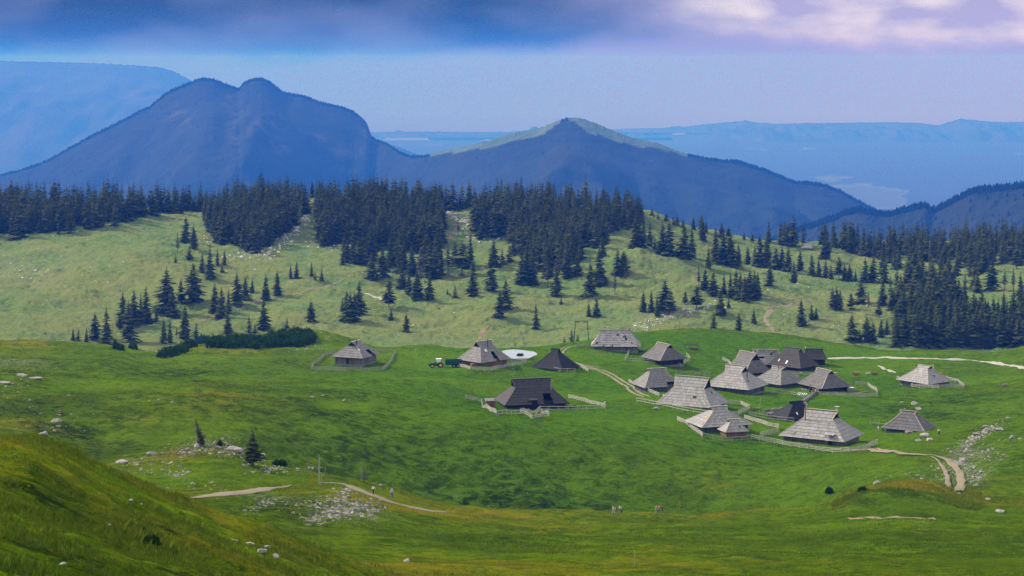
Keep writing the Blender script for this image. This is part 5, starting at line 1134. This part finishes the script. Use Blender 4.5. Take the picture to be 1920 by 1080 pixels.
liftp("left thin lift post on the skyline behind the pond", 964, 654, 22); liftp("right thin lift post on the skyline behind the pond", 982, 654, 24)
p = place(1298, 655, dmin=600); r = empty("steel_frame", p, math.radians(-12)); tag(r, "green steel frame lying on the meadow behind the dark gabled hut", "frame")
for s in (-1, 1):
    b = MB(); b.tube([(-2.6, s * .9, 0), (-2.6, s * .9, 1.9), (1.0, s * .9, 1.9), (2.9, s * .9, .2)], .09, 6); b.tube([(-2.6, s * .9, .1), (2.9, s * .9, .1)], .07, 6); b.tube([(-.8, s * .9, .1), (1.0, s * .9, 1.9)], .06, 6); b.build("side_frame", M['green_metal'], r)
b = MB(); 
for x, z in ((-2.6, 1.9), (1.0, 1.9), (2.9, .2), (-2.6, .1)): b.tube([(x, -.9, z), (x, .9, z)], .07, 6)
b.build("crossbar", M['green_metal'], r); b = MB(); b.box((.4, 0, .45), (3.0, 1.4, .7)); b.build("trough", M['rust'], r)

def pole(label, px, row, hpx, r, mat, name="marker_pole", lean=0.0, cat="pole", dmin=200):
    p = place(px, row, dmin=dmin); h = hpx * p.y / F; b = MB(); b.tube([(0, 0, -.3), (lean * h * .5, 0, h * .5), (lean * h, 0, h)], [r, r * .9, r * .7], 6)
    o = b.build(name, M[mat]); o.location = p; tag(o, label, cat); return o
pole("orange marker pole left of the bleached dead tree", 583, 908, 34, .05, 'orange_pole', lean=.04); pole("second, slightly shorter orange pole beside the dead tree", 585.5, 909, 26, .05, 'orange_pole', lean=-.03)
pole("orange marker pole on the brink right of the hikers", 1269.5, 962, 29, .06, 'orange_pole', lean=.02); pole("faint orange pole just right of the brink marker", 1274, 961, 21, .04, 'orange_pole')
pole("pale thin stake at the bottom of the near meadow", 1190, 1080, 30, .02, 'deadwood', "stake", dmin=100)
pole("thin white flagpole on the lawn below the biggest hut", 1423, 778, 34, .05, 'fence', "flagpole", lean=.1)
pole("thin dark post on the green swell behind the dark gabled hut", 1274, 622, 22, .05, 'black_metal', "post", dmin=700); pole("thin post just right of the old worn hut", 1193, 640, 14, .05, 'black_metal', "post", dmin=700)
pole("grey sapling stem at the brink left of the walkers", 677, 902, 28, .03, 'deadwood', "sapling_stem", cat="stem")
# bleached dead tree
p = place(598, 908); k = p.y / F; r = empty("dead_tree", p); tag(r, "bleached dead tree with broken branch stubs beside the track", "dead tree")
b = MB(); b.tube([(0, 0, -.3), (.03, 0, 2.2), (0, 0, 4.5)], [.10, .08, .035], 7); b.build("trunk", M['deadwood'], r)
for pts_ in ([(0, 0, 2.7), (.25, 0, 2.6), (.5, .1, 2.45)], [(0, 0, 3.4), (.35, 0, 3.35)], [(0, 0, 1.9), (.3, 0, 1.75), (.6, 0, 1.65), (.9, 0, 1.8), (.98, 0, 2.7)], [(.25, 0, -.2), (.35, 0, .9), (.5, 0, 1.7)], [(0, 0, 2.3), (-.3, 0, 2.35)], [(0, 0, 3.8), (.3, .05, 3.85)], [(0, 0, 1.2), (-.25, 0, 1.5)]):
    b = MB(); b.tube(pts_, [.045, .035, .03, .028, .02][:len(pts_)], 6); b.build("branch", M['deadwood'], r)
# trees near the knoll
def near_tree(label, px, row, hpx, seed, mat, lean=0.0, **kw):
    p = place(px, row); h = hpx * p.y / F; r = empty("conifer", (p.x, p.y, p.z - .1)); r.rotation_euler = (0, math.radians(lean), 0); tag(r, label, "tree")
    V_, F_, T_ = spruce_arrays(seed, **kw); o = mesh_np("crown", V_ * h, F_, M[mat], False, r, attrs={"tint": ('FACE', T_)}); o.data.validate()
    b = MB(); b.tube([(0, 0, -.2), (0, 0, h * .3), (0, 0, h * .96)], [h * .026, h * .02, h * .006], 8); b.build("trunk", M['bark'], r)
near_tree("dark lopsided pine on the rocky knoll above the track", 474, 873, 67, 61, 'needles', 0, whorls=30, per=15, wide=.27, bare=.20, ragged=.4, droop=.25)
near_tree("thin leaning half-dead spruce on top of the rocky knoll", 380, 838, 58, 62, 'needles_pale', -14, whorls=26, per=9, wide=.16, bare=.12, ragged=.5, droop=.2)
near_tree("wispy dead sapling at the brink left of the walkers", 683, 903, 32, 63, 'needles_pale', 0, whorls=14, per=4, wide=.16, bare=.1, ragged=.5, droop=.1)

# ------------------------------------------------------------------ small yard things
def shed(label, px, row, a, L_, W, H, roof='roof_mid', wall='wall_brown'):
    p = place(px, row, dmin=380); r = empty("shed", p, math.radians(a)); tag(r, label, "shed")
    b = MB(); b.box((0, 0, H / 2 - .3), (L_, W, H + .6)); b.build("wall", M[wall], r); b = MB()
    for k in range(int(L_ / .4) + 1): b.box((-L_ / 2 + .4 * k, 0, H + .1), (.38, W + .5, .08), Matrix.Rotation(.15, 3, 'X'), random.random())
    b.build("roof", M[roof], r)
shed("small flat-roofed shed left of the big dark hut", 919, 760, 10, 2.6, 2.0, 1.5); shed("pale plank box beside the fence of the long white-grey roof", 1253, 752, 0, 2.6, 1.6, 1.4, 'board_new' if 'board_new' in M else 'roof_mid', 'wall_brown')
shed("low plank shelter against the stone wall by the black hut", 1447, 781, 0, 2.4, 1.2, .9, 'roof_grey', 'wall_brown')
def woodpile(label, px, row, n, w, a=0):
    p = place(px, row, dmin=380); b = MB(); rng = random.Random(int(px))
    for lv in range(n):
        for k in range(int(w / .22)): b.cyl((-w / 2 + .22 * k + .11 * (lv % 2), rng.gauss(0, .04), .12 + lv * .2), (0, 1, 0), .105, 1.0, 8, rng.random())
    o = b.build("woodpile", M['logs']); o.location = p; o.rotation_euler = (0, 0, math.radians(a)); tag(o, label, "woodpile")
woodpile("reddish firewood stacked under the right end of the big dark hut", 1057, 766, 8, 2.3); woodpile("orange firewood stacked under the eaves of the pond hut", 893, 687, 5, 3.6, 20)
def table(label, px, row, a, top='fence', w=2.0):
    p = place(px, row, dmin=380); r = empty("picnic_table", p, math.radians(a)); tag(r, label, "picnic table")
    b = MB()
    for k in range(4): b.box((0, -.33 + .22 * k, .76), (w, .2, .05))
    b.build("table_top", M[top], r)
    for s in (-1, 1): b = MB(); b.box((0, s * .75, .45), (w, .28, .05)); b.build("bench", M[top], r)
    for s in (-1, 1): b = MB(); b.bar((s * w * .38, -.6, 0), (s * w * .38, .2, .76), .08, .08); b.bar((s * w * .38, .6, 0), (s * w * .38, -.2, .76), .08, .08); b.bar((s * w * .38, -.8, .42), (s * w * .38, .8, .42), .06, .1); b.build("leg", M['fence_old'], r)
table("red picnic table in front of the dark brown hut", 1479, 702, 10, 'rust'); table("grey picnic table on the grass below the red one", 1492, 708, -10, 'fence_old'); table("white picnic table behind the brown-grey hut", 1556, 700, 15); table("second pale table behind the brown-grey hut, nearer its ridge", 1565, 703, 40); table("low table on the lawn beside the old worn hut", 1204, 659, 0, 'fence_old')
# rack of leaning boards
p = place(1504, 741, dmin=380); r = empty("board_rack", p, math.radians(-35)); r.scale = (.75, .75, .6); tag(r, "rack of slanting white and green boards by the bend of the stone wall", "board rack")
for k in range(5): b = MB(); b.bar((-1.8 + .9 * k, -.9, .2), (-1.8 + .9 * k, .9, 1.1), .32, .06); b.build("board", M['white'], r)
b = MB(); b.bar((-2.2, .7, .95), (2.2, .7, .95), .1, .1); b.bar((-2.2, -.7, .2), (2.2, -.7, .2), .1, .1); b.box((0, 0, .1), (4.2, 1.6, .2)); b.build("frame", M['green_metal'], r)
# trough box by the corral
p = place(1597, 734, dmin=380); r = empty("log_box", p, math.radians(-8)); tag(r, "square log box with a white cover inside the corral", "log box")
for z in (.2, .5, .8, 1.1):
    for s in (-1, 1): b = MB(); b.bar((-1.4, s * 1.0, z), (1.4, s * 1.0, z), .16, .2); b.bar((s * 1.2, -1.2, z), (s * 1.2, 1.2, z), .16, .2); b.build("log", M['fence_old'], r)
b = MB(); b.box((-.1, 0, 1.3), (1.4, 1.3, .08)); b.build("cover", M['white'], r)
track("path", [(1585, 739), (1600, 738), (1618, 736), (1630, 735)], 1.6, M['path'], dmin=380, seed=21)
track("path", [(985, 780), (1000, 781), (1018, 779)], 1.6, M['earth_path'], dmin=380, seed=22)

# ------------------------------------------------------------------ people and cattle
def skin_mesh(name, V_, E_, R_, mat, sub=1, scale=1.0):
    me = bpy.data.meshes.new(name); me.from_pydata([tuple(c * scale for c in v) for v in V_], E_, [])
    o = bpy.data.objects.new(name, me); COL.objects.link(o)
    o.modifiers.new("s", 'SKIN'); 
    for i, r in enumerate(R_): me.skin_vertices[0].data[i].radius = (r * scale, r * scale)
    me.skin_vertices[0].data[0].use_root = True
    if sub: m_ = o.modifiers.new("u", 'SUBSURF'); m_.levels = sub
    dg = bpy.context.evaluated_depsgraph_get(); res = bpy.data.meshes.new_from_object(o.evaluated_get(dg)); res.materials.clear(); res.materials.append(mat)
    res.polygons.foreach_set("use_smooth", [True] * len(res.polygons)); bpy.data.objects.remove(o); res.name = name; return res
def body(stride=0.25, arms=0.2, lean=0.04):
    """x forward; returns skeletons of the parts"""
    V_ = [(0, 0, .95), (.0, 0, 1.10), (lean * .5, 0, 1.28), (lean, 0, 1.42), (lean + .01, 0, 1.50), (lean + .02, 0, 1.58), (lean + .02, 0, 1.68)]
    R_ = [.125, .115, .13, .10, .05, .085, .075]; E_ = [(i, i + 1) for i in range(6)]
    J = {}
    for s in (-1, 1):
        f = s * stride; a = -s * arms; b0 = len(V_)
        V_ += [(0, s * .09, .90), (f * .45, s * .10, .50), (f * .8 - .05, s * .10, .10), (f * .8 + .12, s * .11, .035)]; R_ += [.085, .06, .04, .035]
        E_ += [(0, b0), (b0, b0 + 1), (b0 + 1, b0 + 2), (b0 + 2, b0 + 3)]; J['leg%d' % s] = V_[b0:b0 + 4]
        b1 = len(V_); V_ += [(lean, s * .17, 1.40), (lean + a * .3, s * .22, 1.13), (lean + a * .9 + .05, s * .22, .90), (lean + a * 1.05 + .08, s * .22, .82)]; R_ += [.05, .042, .03, .032]
        E_ += [(3, b1), (b1, b1 + 1), (b1 + 1, b1 + 2), (b1 + 2, b1 + 3)]; J['arm%d' % s] = V_[b1:b1 + 4]
        h = V_[b1 + 3]
        for q, (dx, dl) in enumerate(((-.03, .085), (-.01, .095), (.01, .09), (.03, .07))):
            b2 = len(V_); V_ += [(h[0] + dx, h[1], h[2] - .05), (h[0] + dx + .01, h[1] - s * .012, h[2] - dl - .01)]; R_ += [.010, .008]; E_ += [(b1 + 3, b2), (b2, b2 + 1)]
        b2 = len(V_); V_ += [(h[0] + .04, h[1] - s * .02, h[2] - .03), (h[0] + .05, h[1] - s * .03, h[2] - .06)]; R_ += [.011, .009]; E_ += [(b1 + 3, b2), (b2, b2 + 1)]
    # nose
    b3 = len(V_); V_ += [(lean + .115, 0, 1.60)]; R_ += [.016]; E_ += [(5, b3)]
    return V_, E_, R_, J, lean
M['skin'] = mat_simple("skin", (0.45, 0.27, 0.19), 0.6, 0.08, 5)
CLO = {}
def cloth(c):
    if c not in CLO: CLO[c] = mat_simple("cloth", c, 0.9, 0.12, 8)
    return CLO[c]
POSE = {}
for nm, args in (("walk", (.34, .28, .06)), ("stand", (.05, .05, .01)), ("step", (-.26, -.2, .04))):
    V_, E_, R_, J, ln = body(*args); P_ = {}
    P_['body'] = skin_mesh("person", V_, E_, R_, M['skin'])
    v = [(0, 0, .93), (0, 0, 1.12), (ln * .5, 0, 1.28), (ln, 0, 1.41)]; r = [.15, .14, .15, .125]; e = [(0, 1), (1, 2), (2, 3)]
    for s in (-1, 1): j = J['arm%d' % s]; b0 = len(v); v += [j[0], j[1], ((j[1][0] + j[2][0]) / 2, j[1][1], (j[1][2] + j[2][2]) / 2)]; r += [.07, .06, .055]; e += [(3, b0), (b0, b0 + 1), (b0 + 1, b0 + 2)]
    P_['shirt'] = skin_mesh("shirt", v, e, r, M['white'])
    v = [(0, 0, .97)]; r = [.15]; e = []
    for s in (-1, 1): j = J['leg%d' % s]; b0 = len(v); v += [j[0], j[1], (j[2][0], j[2][1], j[2][2] + .02)]; r += [.105, .075, .06]; e += [(0, b0), (b0, b0 + 1), (b0 + 1, b0 + 2)]
    P_['trousers'] = skin_mesh("trousers", v, e, r, M['white'])
    P_['hair'] = skin_mesh("hair", [(ln - .01, 0, 1.62), (ln - .01, 0, 1.71), (ln - .05, 0, 1.60)], [(0, 1), (0, 2)], [.094, .07, .075], M['white'])
    P_['backpack'] = skin_mesh("backpack", [(ln * .5 - .2, 0, 1.12), (ln * .7 - .2, 0, 1.38)], [(0, 1)], [.13, .12], M['white'])
    POSE[nm] = P_
def person(label, px, row, face, pose, shirt, trousers, hair=(.05, .03, .02), pack=None, hat=None, size=1.0, dmin=200, group=None, dmax=1560, hpx=None):
    p = place(px, row, dmin=dmin, dmax=dmax); P_ = POSE[pose]
    if hpx: size = hpx * p.y / F / 1.75
    o = bpy.data.objects.new("person", P_['body']); COL.objects.link(o); o.location = p + Vector((0, 0, .02)); o.rotation_euler = (0, 0, math.radians(face)); o.scale = (size,) * 3; tag(o, label, "person", group)
    for part, c in (("shirt", shirt), ("trousers", trousers), ("hair", hat or hair), ("backpack", pack)):
        if c is None: continue
        me = P_[part].copy(); me.materials[0] = cloth(c); q = bpy.data.objects.new("hat" if (part == "hair" and hat) else part, me); COL.objects.link(q); q.parent = o
WH = (.7, .7, .68); DK = (.02, .02, .025)
person("walker in a loose white shirt and dark trousers on the gravel track", 700, 929, 60, "walk", (.62, .64, .72), DK, hpx=20)
person("walker in white top and blue shorts carrying a dark backpack", 735, 934.5, 100, "step", WH, (.06, .16, .33), pack=DK, hat=(.6, .6, .55), hpx=19)
person("walker in pale yellow-white clothes, leftmost on the brink", 1150, 964, 160, "walk", (.68, .64, .55), (.6, .5, .42), hpx=17)
person("walker in a cream top close beside the leftmost one on the brink", 1153.6, 964, 200, "step", (.7, .62, .40), (.25, .26, .2), hpx=15)
person("walker in white shirt and grey trousers, second pair on the brink", 1162, 963.6, 170, "walk", WH, (.2, .22, .28), hpx=18)
person("walker in white with a dark red backpack, second pair on the brink", 1165.4, 963.6, 170, "stand", (.66, .62, .62), (.04, .04, .06), pack=(.2, .03, .03), hpx=17)
person("walker in tan top and light blue jeans, right group on the brink", 1230.4, 964, 10, "walk", (.35, .26, .12), (.12, .28, .36), hpx=18)
person("walker in an orange shirt, middle of the right group", 1235.6, 963.6, 10, "step", (.55, .17, .05), (.12, .10, .09), hpx=18)
person("walker in black clothes, rightmost of the right group", 1241.8, 963.6, 10, "stand", (.025, .03, .03), DK, hpx=17)
for lab, px, row, sh, tr, pose, h, pk in [
    ("person in white shirt on the grass left of the low weathered hut", 1647, 811, WH, (.3, .27, .22), "stand", 14, None), ("dark-dressed person bending beside the one in white", 1655.6, 811, (.03, .03, .04), DK, "walk", 13, None),
    ("person in white jacket and blue cap right of the low weathered hut", 1760.5, 817, (.68, .70, .74), DK, "walk", 15, (.06, .1, .3)), ("person in a white top outside the yard of the big dark hut", 1134, 765, (.6, .62, .66), (.06, .07, .1), "stand", 15, None),
    ("person sitting-height figure in black inside the dark hut's yard", 1077, 769, DK, DK, "stand", 12, None), ("person in navy behind the fence of the brown-grey hut", 1519, 737, (.02, .03, .09), DK, "stand", 15, None),
    ("person in red beside the one in navy", 1524.5, 739, (.4, .06, .05), (.05, .05, .07), "step", 12, None), ("person in bright yellow on the grass below the stone wall's end", 1529.6, 741, (.65, .58, .10), (.02, .04, .03), "stand", 13, None),
    ("person in pink near the rack of boards", 1510.5, 737, (.5, .22, .18), (.3, .2, .2), "stand", 10, None), ("person in dark red at the right corner of the brown-grey hut", 1582, 722, (.12, .03, .03), (.05, .03, .03), "stand", 11, None),
    ("person in white on the grass by the grey picnic table", 1503, 706, (.6, .6, .6), (.1, .1, .1), "stand", 10, None), ("small figure in orange at the gate of the pond hut", 985, 682, (.3, .12, .05), DK, "stand", 1e-9 + 8, None)]:
    if "orange at the gate" in lab: continue
    person(lab.replace("sitting-height figure ", ""), px, row, 90 + (px * 37) % 180, pose, sh, tr, pack=pk, hpx=h, dmin=380, dmax=800)
def cow(label, px, row, a, cols, lying=False, size=1.0, dmin=380):
    p = place(px, row, dmin=dmin, dmax=800); zl = .55 if lying else 0
    V_ = [(0, 0, 1.0 - zl), (.45, 0, 1.02 - zl), (.78, 0, 1.08 - zl), (1.05, 0, (.9 if lying else .75)), (1.28, 0, (.85 if lying else .42)), (1.45, 0, (.78 if lying else .28)), (-.45, 0, 1.04 - zl), (-.75, 0, 1.08 - zl), (-.88, 0, .85 - zl), (-.92, .02, .45 if not lying else .2)]
    R_ = [.36, .33, .24, .15, .13, .08, .33, .20, .03, .025]; E_ = [(0, 1), (1, 2), (2, 3), (3, 4), (4, 5), (0, 6), (6, 7), (7, 8), (8, 9)]
    for x, par in ((.5, 1), (-.58, 6)):
        for s in (-1, 1):
            b0 = len(V_)
            if lying: V_ += [(x, s * .3, .28), (x + .28, s * .38, .14), (x + .5, s * .36, .10)]
            else: V_ += [(x, s * .2, .68), (x + (.03 if x > 0 else -.06), s * .2, .36), (x, s * .2, .04)]
            R_ += [.12, .07, .06]; E_ += [(par, b0), (b0, b0 + 1), (b0 + 1, b0 + 2)]
    for s in (-1, 1): b0 = len(V_); V_ += [(V_[4][0] - .12, s * .2, V_[4][2] + .14)]; R_ += [.035]; E_ += [(4, b0)]
    me = skin_mesh("cow", V_, E_, R_, cloth(cols), scale=size); o = bpy.data.objects.new("cow", me); COL.objects.link(o); o.location = p; o.rotation_euler = (0, 0, math.radians(a)); tag(o, label, "cow")
cow("red-brown cow lying on the pasture, largest of the three below the white road", 1605, 703, 170, (.26, .12, .055), True, 1.25); cow("whitish calf between the two brown cows below the white road", 1627, 702, 20, (.55, .50, .42), True, .8)
cow("darker brown cow lying right of the whitish calf", 1641, 703, 190, (.15, .075, .045), True, 1.1); cow("orange-brown cow standing behind the lone hut at the right", 1762, 707, 0, (.34, .15, .06), False, 1.15)
cow("spotted brown cow alone on the slope at the far right", 1883, 724, 30, (.30, .22, .17), True, 1.0); cow("pale cow inside the fence of the lone hut", 1792, 719, 60, (.42, .38, .33), False, .9)
bpy.context.view_layer.update()
def pathfree(x, y):
    m = np.ones(len(x), bool)
    for C_, hw in PATHS:
        for k in range(0, len(C_), 2): m &= (x - C_[k, 0]) ** 2 + (y - C_[k, 1]) ** 2 > hw * hw
    return m
# grass tufts over the near slopes
rng = np.random.default_rng(4)
def tufts(label, n, D0, D1, px0, px1, hh, kx=None):
    D = np.exp(rng.uniform(math.log(D0), math.log(D1), n)); px = rng.uniform(px0, px1, n); u = (px - CX) / F; x = u * D; z = gz(x, D)
    dens = fbm(x, D, 5, 3, 2); keep = dens > -0.35; keep &= pathfree(x, D); x, D, z, dens = x[keep], D[keep], z[keep], dens[keep]; n = len(x)
    VS = []; FS = []; T = []
    i, j, a, b = locate(x, D); dr = dry[i, j]
    for k in range(3):
        a = rng.random(n) * 6.283; h = hh * rng.uniform(0.5, 1.4, n) * (1 + 0.6 * np.clip(dens, -0.5, 1)); w = h * rng.uniform(0.18, 0.4, n); bx = rng.normal(0, 0.45, n) * h; by = rng.normal(0, 0.45, n) * h
        ox = rng.normal(0, 0.07, n); oy = rng.normal(0, 0.07, n)
        c, s = np.cos(a) * w / 2, np.sin(a) * w / 2
        VS.append(np.stack([np.stack([x + ox - c, D + oy - s, z - 0.05], 1), np.stack([x + ox + c, D + oy + s, z - 0.05], 1), np.stack([x + ox + bx, D + oy + by, z + h], 1)], 1).reshape(-1, 3))
        T.append(np.clip(dr * 0.9 + rng.normal(0, 0.22, n), 0, 1))
    VV = np.concatenate(VS); FF = np.arange(len(VV)).reshape(-1, 3)
    o = mesh_np("grass", VV, FF, M['tuft'], False, attrs={"tint": ('FACE', np.concatenate(T))}); tag(o, label, "grass", kind="stuff")
tufts("rough tussocky grass on the near slopes", 260000, 66, 215, -120, 2040, 0.10)
tufts("tall grass and heather on the middle slopes", 160000, 215, 470, -120, 2040, 0.16)
tufts("pale dry bunches of grass standing out of the foreground slope", 30000, 66, 170, -120, 1200, 0.2)
tufts("tall golden grass on the mound left of the right hand track", 14000, 325, 372, 1560, 1840, 0.3)
scene.view_settings.exposure = 0.83
